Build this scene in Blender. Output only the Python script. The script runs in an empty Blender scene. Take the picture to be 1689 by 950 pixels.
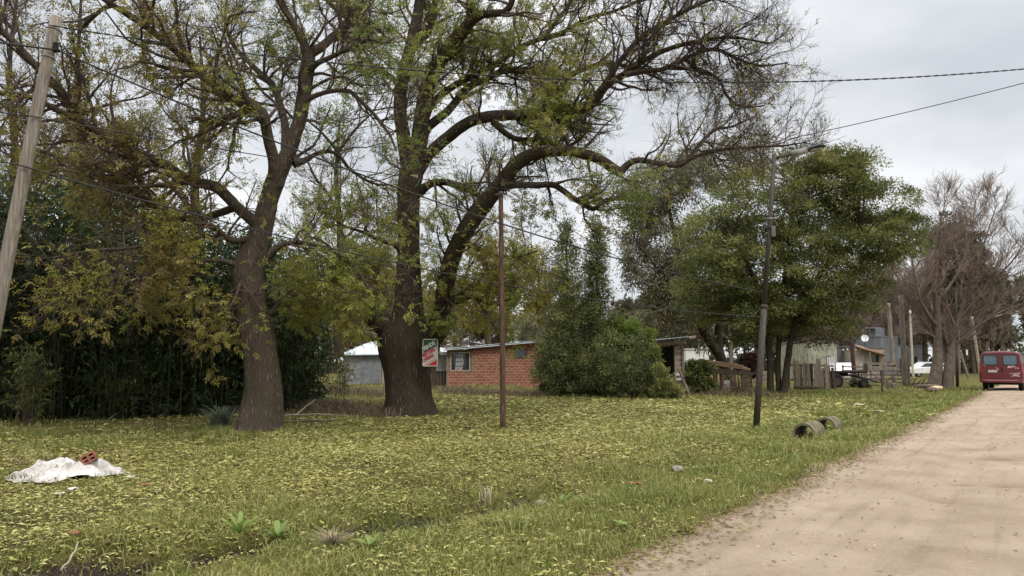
import bpy, math, random
import numpy as np
from mathutils import Vector, Matrix

# ------------------------------------------------------------------ scene, camera, pixel maths
SC = bpy.context.scene
COL = SC.collection
F, CX, CY, PITCH, EYE = 1200.0, 844.5, 475.0, math.atan(120/1200.0), 1.6
cp, sp = math.cos(PITCH), math.sin(PITCH)

def ray(px, py):
    x = (px-CX)/F; y = (CY-py)/F
    return (x, cp-y*sp, sp+y*cp)
def at(px, py, Y):
    """Point at distance Y in front of the viewpoint that the photo shows at (px, py)."""
    d = ray(px, py); t = Y/d[1]
    return np.array((d[0]*t, Y, EYE+d[2]*t))
def gnd(px, py, z=0.0):
    d = ray(px, py); t = (z-EYE)/d[2]
    return np.array((d[0]*t, d[1]*t, z))

cam = bpy.data.cameras.new("camera"); camo = bpy.data.objects.new("camera", cam)
COL.objects.link(camo); camo.location = (0, 0, EYE); camo.rotation_euler = (math.pi/2+PITCH, 0, 0)
cam.sensor_width = 36; cam.lens = F/1689*36; cam.clip_start = 0.05; cam.clip_end = 3000
SC.camera = camo

# ------------------------------------------------------------------ noise and ground height
def vnoise(x, y, seed=0):
    x = np.asarray(x, float); y = np.asarray(y, float)
    xi = np.floor(x).astype(np.int64); yi = np.floor(y).astype(np.int64)
    fx = x-xi; fy = y-yi
    fx = fx*fx*(3-2*fx); fy = fy*fy*(3-2*fy)
    def h(a, b):
        n = (a*374761393+b*668265263+seed*982451653) & 0xffffffff
        n = ((n ^ (n >> 13))*1274126177) & 0xffffffff
        n = (n ^ (n >> 16)) & 0xffff
        return n/65535.0
    return (h(xi, yi)*(1-fx)+h(xi+1, yi)*fx)*(1-fy)+(h(xi, yi+1)*(1-fx)+h(xi+1, yi+1)*fx)*fy
def fbm(x, y, o=3, seed=0):
    s = 0; a = 0.5; t = 0
    for i in range(o):
        s = s+a*vnoise(x*2**i, y*2**i, seed+i); t += a; a *= .5
    return s/t
E0 = np.array((0.52, 5.4)); RD = np.array((0.593, 0.805)); NL = np.array((-0.805, 0.593))
def road_us(x, y):
    dx = np.asarray(x)-E0[0]; dy = np.asarray(y)-E0[1]
    return dx*NL[0]+dy*NL[1], dx*RD[0]+dy*RD[1]
def ditch_c(s):
    return np.interp(s, [-12, -2.14, 1.35, 4.0, 8.6, 21.8, 60], [3.9, 3.4, 2.9, 2.2, 1.6, 1.8, 2.0])
def smooth(a, b, v):
    t = np.clip((v-a)/(b-a), 0, 1); return t*t*(3-2*t)
SOIL = [(*gnd(a, b)[:2], w) for a, b, w in ((15, 942, .5), (80, 930, .5), (155, 918, .42), (245, 905, .22), (335, 895, .26), (400, 885, .22), (585, 856, .22), (705, 834, .24), (862, 803, .22))]
def ditch(x, y):
    u, s = road_us(x, y)
    uc = ditch_c(s)+0.75*(fbm(s*.75, s*0+3, 3, 5)-.5)
    d = u-uc
    w = np.where(d > 0, .34, .55)
    k = .08+.42*smooth(.45, .75, fbm(np.asarray(x)*.75+4, np.asarray(y)*.75, 2, 9))
    k = k*(1-.75*smooth(24, 34, s))
    out = np.exp(-(d/w)**2)*k
    rag = .55+1.1*fbm(np.asarray(x)*3, np.asarray(y)*3, 2, 91)
    for qx, qy, qw in SOIL: out = np.maximum(out, .85*np.exp(-(((np.asarray(x)-qx)**2+(np.asarray(y)-qy)**2)/qw**2)*rag))
    return out
def hgt0(x, y):
    x = np.asarray(x, float); y = np.asarray(y, float)
    u, s = road_us(x, y)
    z = .10*(fbm(x*.35, y*.35, 2, 1)-.5)+.05*(fbm(x*1.7, y*1.7, 2, 2)-.5)
    far = np.hypot(x, y)
    z = z*smooth(-.2, 1.5, u)*(1-smooth(60, 90, far))
    z = z-.36*ditch(x, y)-.08*np.exp(-((u-ditch_c(s)-.1)/1.0)**2)*(1-smooth(22, 32, s))*smooth(-.1, .6, u)
    z = z+.13*(fbm(x*6.5, y*6.5, 2, 55)-.5)*smooth(.15, .5, ditch(x, y))*smooth(14, 10, far)
    z = z+.32*np.exp(-((x+.8)/3.2)**2-((y-38.6)/1.5)**2)       # dirt mound before the brick house
    return z
def hgt(x, y):
    u, s = road_us(x, y)
    return hgt0(x, y)-.09*smooth(.05, .5, -u)*smooth(.05, .5, u+7)
def H(x, y):
    return float(hgt(np.array([x]), np.array([y]))[0])
def on(px, py):
    """Ground contact point seen at (px, py)."""
    p = gnd(px, py)
    for i in range(6):
        p = gnd(px, py, H(p[0], p[1]))
    return p

# ------------------------------------------------------------------ mesh building
class MB:
    def __init__(self):
        self.v = []; self.q = []; self.t = []; self.n = 0; self.tint = []; self.ng = []; self.sm = []
    def add(self, v, quads=None, tris=None, tint=None):
        v = np.asarray(v, float).reshape(-1, 3)
        if quads is not None and len(quads): self.q.append(np.asarray(quads, np.int64)+self.n)
        if tris is not None and len(tris): self.t.append(np.asarray(tris, np.int64)+self.n)
        self.v.append(v)
        self.tint.append(np.full(len(v), .5) if tint is None else np.broadcast_to(np.asarray(tint, float), (len(v),)))
        self.n += len(v)
        return self
    def box(self, c, size, R=None, taper=1.0, tint=None):
        sx, sy, sz = [k/2 for k in size]
        v = np.array([(-sx, -sy, -sz), (sx, -sy, -sz), (sx, sy, -sz), (-sx, sy, -sz),
                      (-sx*taper, -sy*taper, sz), (sx*taper, -sy*taper, sz), (sx*taper, sy*taper, sz), (-sx*taper, sy*taper, sz)])
        if R is not None: v = v @ np.array(R).T
        return self.add(v+np.array(c), [(0, 3, 2, 1), (4, 5, 6, 7), (0, 1, 5, 4), (1, 2, 6, 5), (2, 3, 7, 6), (3, 0, 4, 7)], tint=tint)
    def bar(self, a, b, w, h, tint=None, up=(0, 0, 1)):
        a = np.array(a, float); b = np.array(b, float)
        y = b-a; L = np.linalg.norm(y); y = y/L
        x = np.cross(y, up)
        if np.linalg.norm(x) < 1e-3: x = np.cross(y, (1, 0, 0))
        x /= np.linalg.norm(x); z = np.cross(x, y)
        return self.box((a+b)/2, (w, L, h), np.stack([x, y, z], 1), tint=tint)
    def prism(self, poly, y0, y1, tint=None):
        """polygon in (x, z), extruded along y; convex-ish."""
        n = len(poly)
        v = [(x, y0, z) for x, z in poly]+[(x, y1, z) for x, z in poly]
        self.ng.append([self.n+i for i in range(n)]); self.ng.append([self.n+n+i for i in reversed(range(n))])
        q = [(i, i+n, (i+1) % n+n, (i+1) % n) for i in range(n)]
        return self.add(v, q, tint=tint)
    def tubes(self, P, R, S=3, tint=None, cap=False):
        P = np.asarray(P, float); R = np.asarray(R, float)
        M, N = R.shape
        if M == 0: return self
        T = np.gradient(P, axis=1); T /= np.linalg.norm(T, axis=2, keepdims=True)+1e-9
        t0 = T[:, 0]
        ref = np.where(np.abs(t0[:, 2:3]) < .9, np.array([[0, 0, 1.]]), np.array([[1., 0, 0]]))
        U0 = np.cross(t0, ref); U = np.empty_like(P)
        for i in range(N):
            U0 = U0-np.sum(U0*T[:, i], 1, keepdims=True)*T[:, i]
            U0 /= np.linalg.norm(U0, axis=1, keepdims=True)+1e-9
            U[:, i] = U0
        V = np.cross(T, U)
        a = np.arange(S)*2*np.pi/S
        v = P[:, :, None]+R[:, :, None, None]*(np.cos(a)[None, None, :, None]*U[:, :, None]+np.sin(a)[None, None, :, None]*V[:, :, None])
        idx = np.arange(M*N*S).reshape(M, N, S)
        A = idx[:, :-1]; B = idx[:, 1:]
        q = np.stack([A, np.roll(A, -1, 2), np.roll(B, -1, 2), B], -1).reshape(-1, 4)
        if tint is not None: tint = np.repeat(np.broadcast_to(tint, (M,)), N*S)
        if cap:
            for m in range(M):
                self.ng.append([int(k)+self.n for k in idx[m, 0, ::-1]]); self.ng.append([int(k)+self.n for k in idx[m, -1]])
        return self.add(v.reshape(-1, 3), q, tint=tint)
    def tube(self, pts, r, S=8, tint=None, cap=True):
        pts = np.asarray(pts, float); r = np.broadcast_to(np.asarray(r, float), (len(pts),))
        return self.tubes(pts[None], r[None], S, None if tint is None else np.array([tint]), cap)
    def lathe(self, prof, c, axis=(0, 0, 1), S=20, tint=None):
        """prof = [(radius, along-axis)]"""
        ax = np.array(axis, float); ax /= np.linalg.norm(ax)
        ref = np.array((0, 0, 1.)) if abs(ax[2]) < .9 else np.array((1., 0, 0))
        U = np.cross(ax, ref); U /= np.linalg.norm(U); V = np.cross(ax, U)
        a = np.arange(S)*2*np.pi/S
        v = np.array([[np.array(c)+ax*h+max(r, 1e-4)*(math.cos(k)*U+math.sin(k)*V) for k in a] for r, h in prof])
        N = len(prof); idx = np.arange(N*S).reshape(N, S)
        A = idx[:-1]; B = idx[1:]
        q = np.stack([A, np.roll(A, -1, 1), np.roll(B, -1, 1), B], -1).reshape(-1, 4)
        return self.add(v.reshape(-1, 3), q, tint=tint)
    def leaves(self, C, D, Nn, L, Wd, tint):
        """folded rhomb leaves: base C, direction D, rough normal Nn"""
        C = np.asarray(C, float); M = len(C)
        L = np.broadcast_to(L, (M,))[:, None]; Wd = np.broadcast_to(Wd, (M,))[:, None]
        D = D/(np.linalg.norm(D, axis=1, keepdims=True)+1e-9)
        B = np.cross(D, Nn); B /= np.linalg.norm(B, axis=1, keepdims=True)+1e-9
        N2 = np.cross(B, D)
        mid = C+D*L*.42
        v = np.stack([C, mid+B*Wd*.5+N2*Wd*.18, C+D*L-N2*L*.08, mid-B*Wd*.5+N2*Wd*.18], 1).reshape(-1, 3)
        q = np.arange(M*4).reshape(M, 4)
        return self.add(v, q, tint=np.repeat(np.broadcast_to(tint, (M,)), 4))
    def build(self, name, mat, parent=None, smooth=False, bevel=0, loc=None, rotz=None):
        V = np.concatenate(self.v) if self.v else np.zeros((0, 3))
        me = bpy.data.meshes.new(name)
        q = np.concatenate(self.q) if self.q else np.zeros((0, 4), np.int64)
        t = np.concatenate(self.t) if self.t else np.zeros((0, 3), np.int64)
        ngl = [k for n in self.ng for k in n]; ngs = [len(n) for n in self.ng]
        loops = np.concatenate([q.ravel(), t.ravel(), np.array(ngl, np.int64)]).astype(np.int32)
        cnt = np.concatenate([np.full(len(q), 4), np.full(len(t), 3), np.array(ngs, np.int64)]).astype(np.int64)
        st = np.concatenate([[0], np.cumsum(cnt)[:-1]]).astype(np.int32) if len(cnt) else np.zeros(0, np.int32)
        me.vertices.add(len(V)); me.vertices.foreach_set("co", V.astype(np.float32).ravel())
        me.loops.add(len(loops)); me.loops.foreach_set("vertex_index", loops)
        me.polygons.add(len(cnt)); me.polygons.foreach_set("loop_start", st)
        me.polygons.foreach_set("use_smooth", np.full(len(cnt), bool(smooth)))
        me.update(calc_edges=True)
        a = me.attributes.new("tint", 'FLOAT', 'POINT')
        a.data.foreach_set("value", np.concatenate(self.tint).astype(np.float32) if self.tint else np.zeros(0, np.float32))
        if mat: me.materials.append(mat)
        o = bpy.data.objects.new(name, me); COL.objects.link(o)
        if parent is not None: o.parent = parent
        if loc is not None: o.location = loc
        if rotz is not None: o.rotation_euler[2] = rotz
        if bevel:
            b = o.modifiers.new("b", 'BEVEL'); b.width = bevel; b.segments = 2; b.limit_method = 'ANGLE'; b.angle_limit = .6
        return o

def tag(o, label=None, cat=None, group=None, kind=None):
    if label: o["label"] = label
    if cat: o["category"] = cat
    if group: o["group"] = group
    if kind: o["kind"] = kind
    return o
def empty(name, loc, label=None, cat=None, group=None, rz=0, kind=None):
    o = bpy.data.objects.new(name, None); COL.objects.link(o)
    o.location = [float(k) for k in loc]; o.rotation_euler = (0, 0, rz); o.empty_display_size = .2
    return tag(o, label, cat, group, kind)
def copy_tree(o, parent=None):
    c = o.copy(); COL.objects.link(c)
    if parent is not None: c.parent = parent
    for ch in list(o.children): copy_tree(ch, c)
    return c

# ------------------------------------------------------------------ materials
def newmat(name):
    m = bpy.data.materials.new(name); m.use_nodes = True
    nt = m.node_tree
    return m, nt, nt.nodes["Principled BSDF"], nt.nodes, nt.links
def node(nt, t, **kw):
    n = nt.nodes.new(t)
    for k, v in kw.items():
        if k in n.inputs: n.inputs[k].default_value = v
        else: setattr(n, k, v)
    return n
def ramp(nt, stops):
    r = nt.nodes.new("ShaderNodeValToRGB"); e = r.color_ramp.elements
    while len(e) > 1: e.remove(e[-1])
    e[0].position = stops[0][0]; e[0].color = (*stops[0][1], 1)
    for p, c in stops[1:]:
        k = e.new(p); k.color = (*c, 1)
    return r
def objco(nt, scale=(1, 1, 1)):
    tc = nt.nodes.new("ShaderNodeTexCoord"); mp = nt.nodes.new("ShaderNodeMapping")
    mp.inputs["Scale"].default_value = scale
    nt.links.new(tc.outputs["Object"], mp.inputs["Vector"]); return mp.outputs["Vector"]
def M_noise(name, stops, scale=6, rough=.85, bump=.3, bdist=.02, stretch=(1, 1, 1), detail=8, spec=.25, metal=0, bscale=None):
    m, nt, b, N, L = newmat(name)
    co = objco(nt, stretch)
    n1 = node(nt, "ShaderNodeTexNoise", Scale=scale, Detail=detail, Roughness=.65); L.new(co, n1.inputs["Vector"])
    r = ramp(nt, stops); L.new(n1.outputs["Fac"], r.inputs["Fac"]); L.new(r.outputs["Color"], b.inputs["Base Color"])
    b.inputs["Roughness"].default_value = rough; b.inputs["Specular IOR Level"].default_value = spec; b.inputs["Metallic"].default_value = metal
    if bump:
        n2 = node(nt, "ShaderNodeTexNoise", Scale=bscale or scale*4, Detail=6); L.new(co, n2.inputs["Vector"])
        bp = node(nt, "ShaderNodeBump", Strength=bump, Distance=bdist); L.new(n2.outputs["Fac"], bp.inputs["Height"]); L.new(bp.outputs["Normal"], b.inputs["Normal"])
    return m
def M_bark(name, dark, mid, light, moss=None, scale=1.0):
    m, nt, b, N, L = newmat(name)
    co = objco(nt, (7*scale, 7*scale, 1.6*scale))
    co2 = objco(nt, (1, 1, 1))
    v = node(nt, "ShaderNodeTexVoronoi", Scale=2.2, feature='DISTANCE_TO_EDGE'); 
    nz = node(nt, "ShaderNodeTexNoise", Scale=2.5, Detail=6, Roughness=.7); L.new(co, nz.inputs["Vector"])
    mx = node(nt, "ShaderNodeMixRGB"); mx.inputs[0].default_value = .25; L.new(co, mx.inputs[1]); L.new(nz.outputs["Color"], mx.inputs[2]); L.new(mx.outputs[0], v.inputs["Vector"])
    ad = node(nt, "ShaderNodeMath", operation='MULTIPLY_ADD'); L.new(v.outputs["Distance"], ad.inputs[0]); ad.inputs[1].default_value = .9; L.new(nz.outputs["Fac"], ad.inputs[2])
    r = ramp(nt, [(.26, dark), (.42, mid), (.72, mid), (1.0, light)]); L.new(ad.outputs[0], r.inputs["Fac"])
    big = node(nt, "ShaderNodeTexNoise", Scale=1.3, Detail=5); L.new(co2, big.inputs["Vector"])
    m2 = node(nt, "ShaderNodeMixRGB"); r2 = ramp(nt, [(.5, (0, 0, 0)), (.68, (1, 1, 1))]); L.new(big.outputs["Fac"], r2.inputs["Fac"])
    L.new(r2.outputs["Color"], m2.inputs[0]); L.new(r.outputs["Color"], m2.inputs[1])
    m2.inputs[2].default_value = (*(moss or mid), 1)
    L.new(m2.outputs[0], b.inputs["Base Color"])
    b.inputs["Roughness"].default_value = .95; b.inputs["Specular IOR Level"].default_value = .1
    bp = node(nt, "ShaderNodeBump", Strength=1.0, Distance=.07); L.new(ad.outputs[0], bp.inputs["Height"]); L.new(bp.outputs["Normal"], b.inputs["Normal"])
    return m
def M_leaf(name, stops, trans=.35, rough=.6, spec=.25):
    m, nt, b, N, L = newmat(name)
    a = node(nt, "ShaderNodeAttribute", attribute_name="tint")
    r = ramp(nt, stops); L.new(a.outputs["Fac"], r.inputs["Fac"])
    L.new(r.outputs["Color"], b.inputs["Base Color"]); b.inputs["Roughness"].default_value = rough; b.inputs["Specular IOR Level"].default_value = spec
    if trans:
        t = node(nt, "ShaderNodeBsdfTranslucent"); L.new(r.outputs["Color"], t.inputs["Color"])
        mx = node(nt, "ShaderNodeMixShader"); mx.inputs[0].default_value = trans
        L.new(b.outputs[0], mx.inputs[1]); L.new(t.outputs[0], mx.inputs[2])
        L.new(mx.outputs[0], N["Material Output"].inputs["Surface"])
    return m
def M_plain(name, c, rough=.6, metal=0, spec=.4, coat=0):
    m, nt, b, N, L = newmat(name)
    co = objco(nt)
    n1 = node(nt, "ShaderNodeTexNoise", Scale=9, Detail=5); L.new(co, n1.inputs["Vector"])
    r = ramp(nt, [(.3, tuple(k*.78 for k in c)), (.7, tuple(min(1, k*1.12) for k in c))]); L.new(n1.outputs["Fac"], r.inputs["Fac"]); L.new(r.outputs["Color"], b.inputs["Base Color"])
    b.inputs["Roughness"].default_value = rough; b.inputs["Metallic"].default_value = metal; b.inputs["Specular IOR Level"].default_value = spec
    b.inputs["Coat Weight"].default_value = coat; b.inputs["Coat Roughness"].default_value = .08
    return m
def M_tex(name, kind):
    """walls with a pattern in their own x/z plane"""
    m, nt, b, N, L = newmat(name)
    tc = node(nt, "ShaderNodeTexCoord"); sx = node(nt, "ShaderNodeSeparateXYZ"); L.new(tc.outputs["Object"], sx.inputs[0])
    cb = node(nt, "ShaderNodeCombineXYZ"); L.new(sx.outputs["X"], cb.inputs["X"]); L.new(sx.outputs["Z"], cb.inputs["Y"])
    nz = node(nt, "ShaderNodeTexNoise", Scale=5, Detail=6, Roughness=.7); L.new(tc.outputs["Object"], nz.inputs["Vector"])
    ds = node(nt, "ShaderNodeVectorMath", operation='SCALE'); L.new(nz.outputs["Color"], ds.inputs[0]); ds.inputs["Scale"].default_value = .09
    av = node(nt, "ShaderNodeVectorMath", operation='ADD'); L.new(cb.outputs[0], av.inputs[0]); L.new(ds.outputs[0], av.inputs[1])
    if kind == 'brick':
        t = node(nt, "ShaderNodeTexBrick"); t.offset = .5
        t.inputs["Color1"].default_value = (.37, .135, .08, 1); t.inputs["Color2"].default_value = (.24, .085, .05, 1); t.inputs["Mortar"].default_value = (.43, .30, .225, 1)
        t.inputs["Scale"].default_value = 1; t.inputs["Brick Width"].default_value = .29; t.inputs["Row Height"].default_value = .155; t.inputs["Mortar Size"].default_value = .017; t.inputs["Mortar Smooth"].default_value = .3; t.inputs["Bias"].default_value = -.1
        L.new(av.outputs[0], t.inputs["Vector"])
        mx = node(nt, "ShaderNodeMixRGB", blend_type='MIX'); r = ramp(nt, [(.53, (0, 0, 0)), (.66, (1, 1, 1))]); n2 = node(nt, "ShaderNodeTexNoise", Scale=2.3, Detail=7, Roughness=.75); L.new(tc.outputs["Object"], n2.inputs["Vector"]); L.new(n2.outputs["Fac"], r.inputs["Fac"])
        L.new(r.outputs["Color"], mx.inputs[0]); L.new(t.outputs["Color"], mx.inputs[1]); mx.inputs[2].default_value = (.33, .19, .13, 1)
        mz = node(nt, "ShaderNodeMixRGB", blend_type='MULTIPLY'); mz.inputs[0].default_value = .6; r3 = ramp(nt, [(.32, (.30, .28, .27)), (.6, (1, 1, 1))]); L.new(nz.outputs["Fac"], r3.inputs["Fac"]); L.new(mx.outputs[0], mz.inputs[1]); L.new(r3.outputs["Color"], mz.inputs[2])
        L.new(mz.outputs[0], b.inputs["Base Color"])
        bp = node(nt, "ShaderNodeBump", Strength=.6, Distance=.015, invert=True); L.new(t.outputs["Fac"], bp.inputs["Height"]); L.new(bp.outputs["Normal"], b.inputs["Normal"])
        b.inputs["Roughness"].default_value = .95
    return m

WOOD_GREY = M_noise("weathered wood", [(.3, (.10, .082, .065)), (.5, (.20, .165, .13)), (.72, (.33, .285, .235))], 3, .9, .6, .01, (6, 6, .7))
WOOD_BOARD = M_noise("old boards", [(.3, (.13, .10, .075)), (.55, (.27, .21, .155)), (.75, (.38, .31, .24))], 3, .9, .5, .01, (2.5, 2.5, 2.5))
WOOD_DARK = M_noise("dark wood", [(.3, (.035, .026, .02)), (.6, (.085, .062, .047)), (.8, (.14, .10, .075))], 4, .9, .6, .01, (4, 4, .7))
WOOD_POLE = M_noise("pole wood", [(.3, (.12, .10, .08)), (.5, (.235, .20, .165)), (.7, (.36, .32, .27))], 3.2, .9, .8, .012, (9, 9, .55))
WOOD_RED = M_noise("red brown pole", [(.3, (.035, .021, .015)), (.5, (.085, .05, .035)), (.72, (.17, .11, .078))], 4, .85, .6, .01, (7, 7, .8))
WOOD_NEW = M_noise("sawn timber", [(.3, (.60, .40, .24)), (.7, (.80, .59, .39))], 3, .8, .2, .005, (1, 1, 1))
BARK = M_bark("old bark", (.018, .013, .010), (.098, .075, .058), (.28, .225, .175), (.088, .074, .05), 1.3)
BARK2 = M_bark("old bark dark", (.010, .0075, .006), (.056, .042, .032), (.20, .156, .122), (.060, .054, .032), 1.1)
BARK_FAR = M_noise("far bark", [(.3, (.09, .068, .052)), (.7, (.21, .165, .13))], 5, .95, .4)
TWIG = M_noise("twig", [(.3, (.055, .04, .03)), (.7, (.115, .085, .068))], 8, .95, 0)
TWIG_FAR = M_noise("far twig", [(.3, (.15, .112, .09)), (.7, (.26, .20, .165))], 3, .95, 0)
TWIG_PALE = M_noise("pale twig", [(.3, (.22, .18, .13)), (.7, (.36, .30, .22))], 5, .95, 0)
TIN = M_noise("roof tin", [(.3, (.36, .39, .42)), (.55, (.52, .56, .58)), (.75, (.62, .65, .66))], 2.2, .55, .05, .01, spec=.4)
TIN_GREY = M_noise("grey sheet wall", [(.3, (.17, .165, .16)), (.6, (.29, .285, .28)), (.8, (.38, .375, .365))], 2.5, .7, .15, .01)
CONCRETE = M_noise("concrete", [(.3, (.17, .145, .10)), (.55, (.30, .265, .20)), (.75, (.42, .38, .31))], 7, .95, .5, .01)
BRICK = M_tex("brick wall", 'brick')
CLAY = M_noise("clay", [(.3, (.17, .065, .04)), (.7, (.31, .13, .08))], 9, .9, .3, .005)
STEEL = M_noise("post steel", [(.3, (.028, .022, .018)), (.55, (.055, .043, .034)), (.75, (.10, .078, .06))], 6, .7, .2, .004, (5, 5, 1), spec=.4)
LAMPGREY = M_plain("lamp grey", (.25, .245, .225), .7, spec=.2)
BLACK = M_plain("black rubber", (.018, .017, .016), .85, spec=.2)
DARKMETAL = M_plain("dark metal", (.05, .05, .05), .5, .6)
GLASS = M_plain("window glass", (.03, .036, .042), .06, 0, .9)
VANGLASS = M_plain("tinted glass", (.07, .13, .17), .07, 0, .9, 1)
WHITE = M_plain("white paint", (.76, .75, .72), .5)
CREAM = M_noise("cream frame", [(.3, (.34, .29, .22)), (.7, (.52, .46, .37))], 6, .8, .2, .004)
CABLE = M_plain("cable black", (.02, .02, .02), .7)
# ------------------------------------------------------------------ sky and sun
world = bpy.data.worlds.new("World"); SC.world = world; world.use_nodes = True
nt = world.node_tree; N = nt.nodes; L = nt.links
bg = N["Background"]
sky = N.new("ShaderNodeTexSky"); sky.sky_type = 'NISHITA'; sky.sun_disc = False
SUN_EL, SUN_AZ = math.radians(52), math.radians(150)      # azimuth measured clockwise from +Y: behind right of the viewer
sky.sun_elevation = SUN_EL; sky.sun_rotation = SUN_AZ
L.new(sky.outputs["Color"], bg.inputs["Color"]); bg.inputs["Strength"].default_value = .10
bg2 = N.new("ShaderNodeBackground")
tc = N.new("ShaderNodeTexCoord"); sx = N.new("ShaderNodeSeparateXYZ"); L.new(tc.outputs["Generated"], sx.inputs[0])
# cloud deck: the view direction carried onto a flat layer
mxz = node(nt, "ShaderNodeMath", operation='MAXIMUM'); L.new(sx.outputs["Z"], mxz.inputs[0]); mxz.inputs[1].default_value = 0
adz = node(nt, "ShaderNodeMath", operation='ADD'); L.new(mxz.outputs[0], adz.inputs[0]); adz.inputs[1].default_value = .22
dx = node(nt, "ShaderNodeMath", operation='DIVIDE'); L.new(sx.outputs["X"], dx.inputs[0]); L.new(adz.outputs[0], dx.inputs[1])
dy = node(nt, "ShaderNodeMath", operation='DIVIDE'); L.new(sx.outputs["Y"], dy.inputs[0]); L.new(adz.outputs[0], dy.inputs[1])
cb = N.new("ShaderNodeCombineXYZ"); L.new(dx.outputs[0], cb.inputs["X"]); L.new(dy.outputs[0], cb.inputs["Y"])
n1 = node(nt, "ShaderNodeTexNoise", Scale=1.15, Detail=5, Roughness=.5); L.new(cb.outputs[0], n1.inputs["Vector"])
r1 = ramp(nt, [(.34, (.52, .545, .575)), (.5, (.69, .705, .725)), (.64, (.87, .87, .875))]); L.new(n1.outputs["Fac"], r1.inputs["Fac"])
# overcast sky brightens towards the zenith
zz = node(nt, "ShaderNodeMath", operation='MULTIPLY'); L.new(mxz.outputs[0], zz.inputs[0]); L.new(mxz.outputs[0], zz.inputs[1])
z4 = node(nt, "ShaderNodeMath", operation='MULTIPLY'); L.new(zz.outputs[0], z4.inputs[0]); L.new(zz.outputs[0], z4.inputs[1])
za = node(nt, "ShaderNodeMath", operation='MULTIPLY_ADD'); L.new(z4.outputs[0], za.inputs[0]); za.inputs[1].default_value = 4.6; za.inputs[2].default_value = 1.0
L.new(r1.outputs["Color"], bg2.inputs["Color"]); L.new(za.outputs[0], bg2.inputs["Strength"])
mxs = N.new("ShaderNodeMixShader"); mxs.inputs[0].default_value = .9
L.new(bg.outputs[0], mxs.inputs[1]); L.new(bg2.outputs[0], mxs.inputs[2]); L.new(mxs.outputs[0], N["World Output"].inputs["Surface"])

sl = bpy.data.lights.new("sun", 'SUN'); so = bpy.data.objects.new("sun", sl); COL.objects.link(so)
sl.energy = 1.3; sl.angle = math.radians(14); sl.color = (1, .95, .87)
sd = Vector((math.sin(SUN_AZ)*math.cos(SUN_EL), math.cos(SUN_AZ)*math.cos(SUN_EL), math.sin(SUN_EL)))
so.rotation_euler = sd.to_track_quat('Z', 'Y').to_euler(); so.location = (0, 0, 40)
SC.view_settings.view_transform = 'Standard'; SC.view_settings.look = 'None'; SC.view_settings.gamma = 1; SC.view_settings.exposure = 0.32

# ------------------------------------------------------------------ ground sheet
def axis(parts):
    out = []
    for a, b, st in parts: out += list(np.arange(a, b, st))
    return np.array(out+[parts[-1][1]])
gx = axis([(-900, -100, 80), (-100, -30, 5), (-30, -9, .6), (-9, -5, .16), (-5, 3, .065), (3, 16, .16), (16, 40, .5), (40, 110, 5), (110, 910, 80)])
gy = axis([(-300, -30, 45), (-30, 2, 2), (2, 4.5, .16), (4.5, 10.5, .065), (10.5, 24, .16), (24, 45, .4), (45, 130, 5), (130, 1210, 90)])
X, Y = np.meshgrid(gx, gy); Z = hgt(X, Y)
nx, ny = len(gx), len(gy)
idx = np.arange(nx*ny).reshape(ny, nx)
q = np.stack([idx[:-1, :-1], idx[:-1, 1:], idx[1:, 1:], idx[1:, :-1]], -1).reshape(-1, 4)
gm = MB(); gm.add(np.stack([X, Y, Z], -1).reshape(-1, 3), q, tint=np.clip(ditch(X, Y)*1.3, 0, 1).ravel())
m, nt, b, N, L = newmat("turf soil")
co = objco(nt)
n1 = node(nt, "ShaderNodeTexNoise", Scale=1.1, Detail=9, Roughness=.7); L.new(co, n1.inputs["Vector"])
r = ramp(nt, [(.3, (.05, .042, .02)), (.45, (.09, .08, .028)), (.58, (.14, .13, .042)), (.72, (.18, .155, .065))]); L.new(n1.outputs["Fac"], r.inputs["Fac"])
n2 = node(nt, "ShaderNodeTexNoise", Scale=22, Detail=6, Roughness=.8); L.new(co, n2.inputs["Vector"])
r2 = ramp(nt, [(.35, (.45, .43, .40)), (.65, (1.2, 1.18, 1.05))]); L.new(n2.outputs["Fac"], r2.inputs["Fac"])
mm = node(nt, "ShaderNodeMixRGB", blend_type='MULTIPLY'); mm.inputs[0].default_value = .9; L.new(r.outputs["Color"], mm.inputs[1]); L.new(r2.outputs["Color"], mm.inputs[2])
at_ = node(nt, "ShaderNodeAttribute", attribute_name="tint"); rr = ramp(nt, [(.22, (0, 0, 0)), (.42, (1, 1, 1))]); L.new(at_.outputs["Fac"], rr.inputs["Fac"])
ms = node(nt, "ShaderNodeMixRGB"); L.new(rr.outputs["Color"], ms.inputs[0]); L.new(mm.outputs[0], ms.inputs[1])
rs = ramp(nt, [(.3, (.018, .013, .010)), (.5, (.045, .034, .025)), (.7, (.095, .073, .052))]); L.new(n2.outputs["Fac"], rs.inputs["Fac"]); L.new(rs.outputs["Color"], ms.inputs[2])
L.new(ms.outputs[0], b.inputs["Base Color"]); b.inputs["Roughness"].default_value = 1; b.inputs["Specular IOR Level"].default_value = .1
bp = node(nt, "ShaderNodeBump", Strength=.9, Distance=.04); L.new(n2.outputs["Fac"], bp.inputs["Height"]); L.new(bp.outputs["Normal"], b.inputs["Normal"])
tag(gm.build("ground", m, smooth=True), kind="structure")

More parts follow.
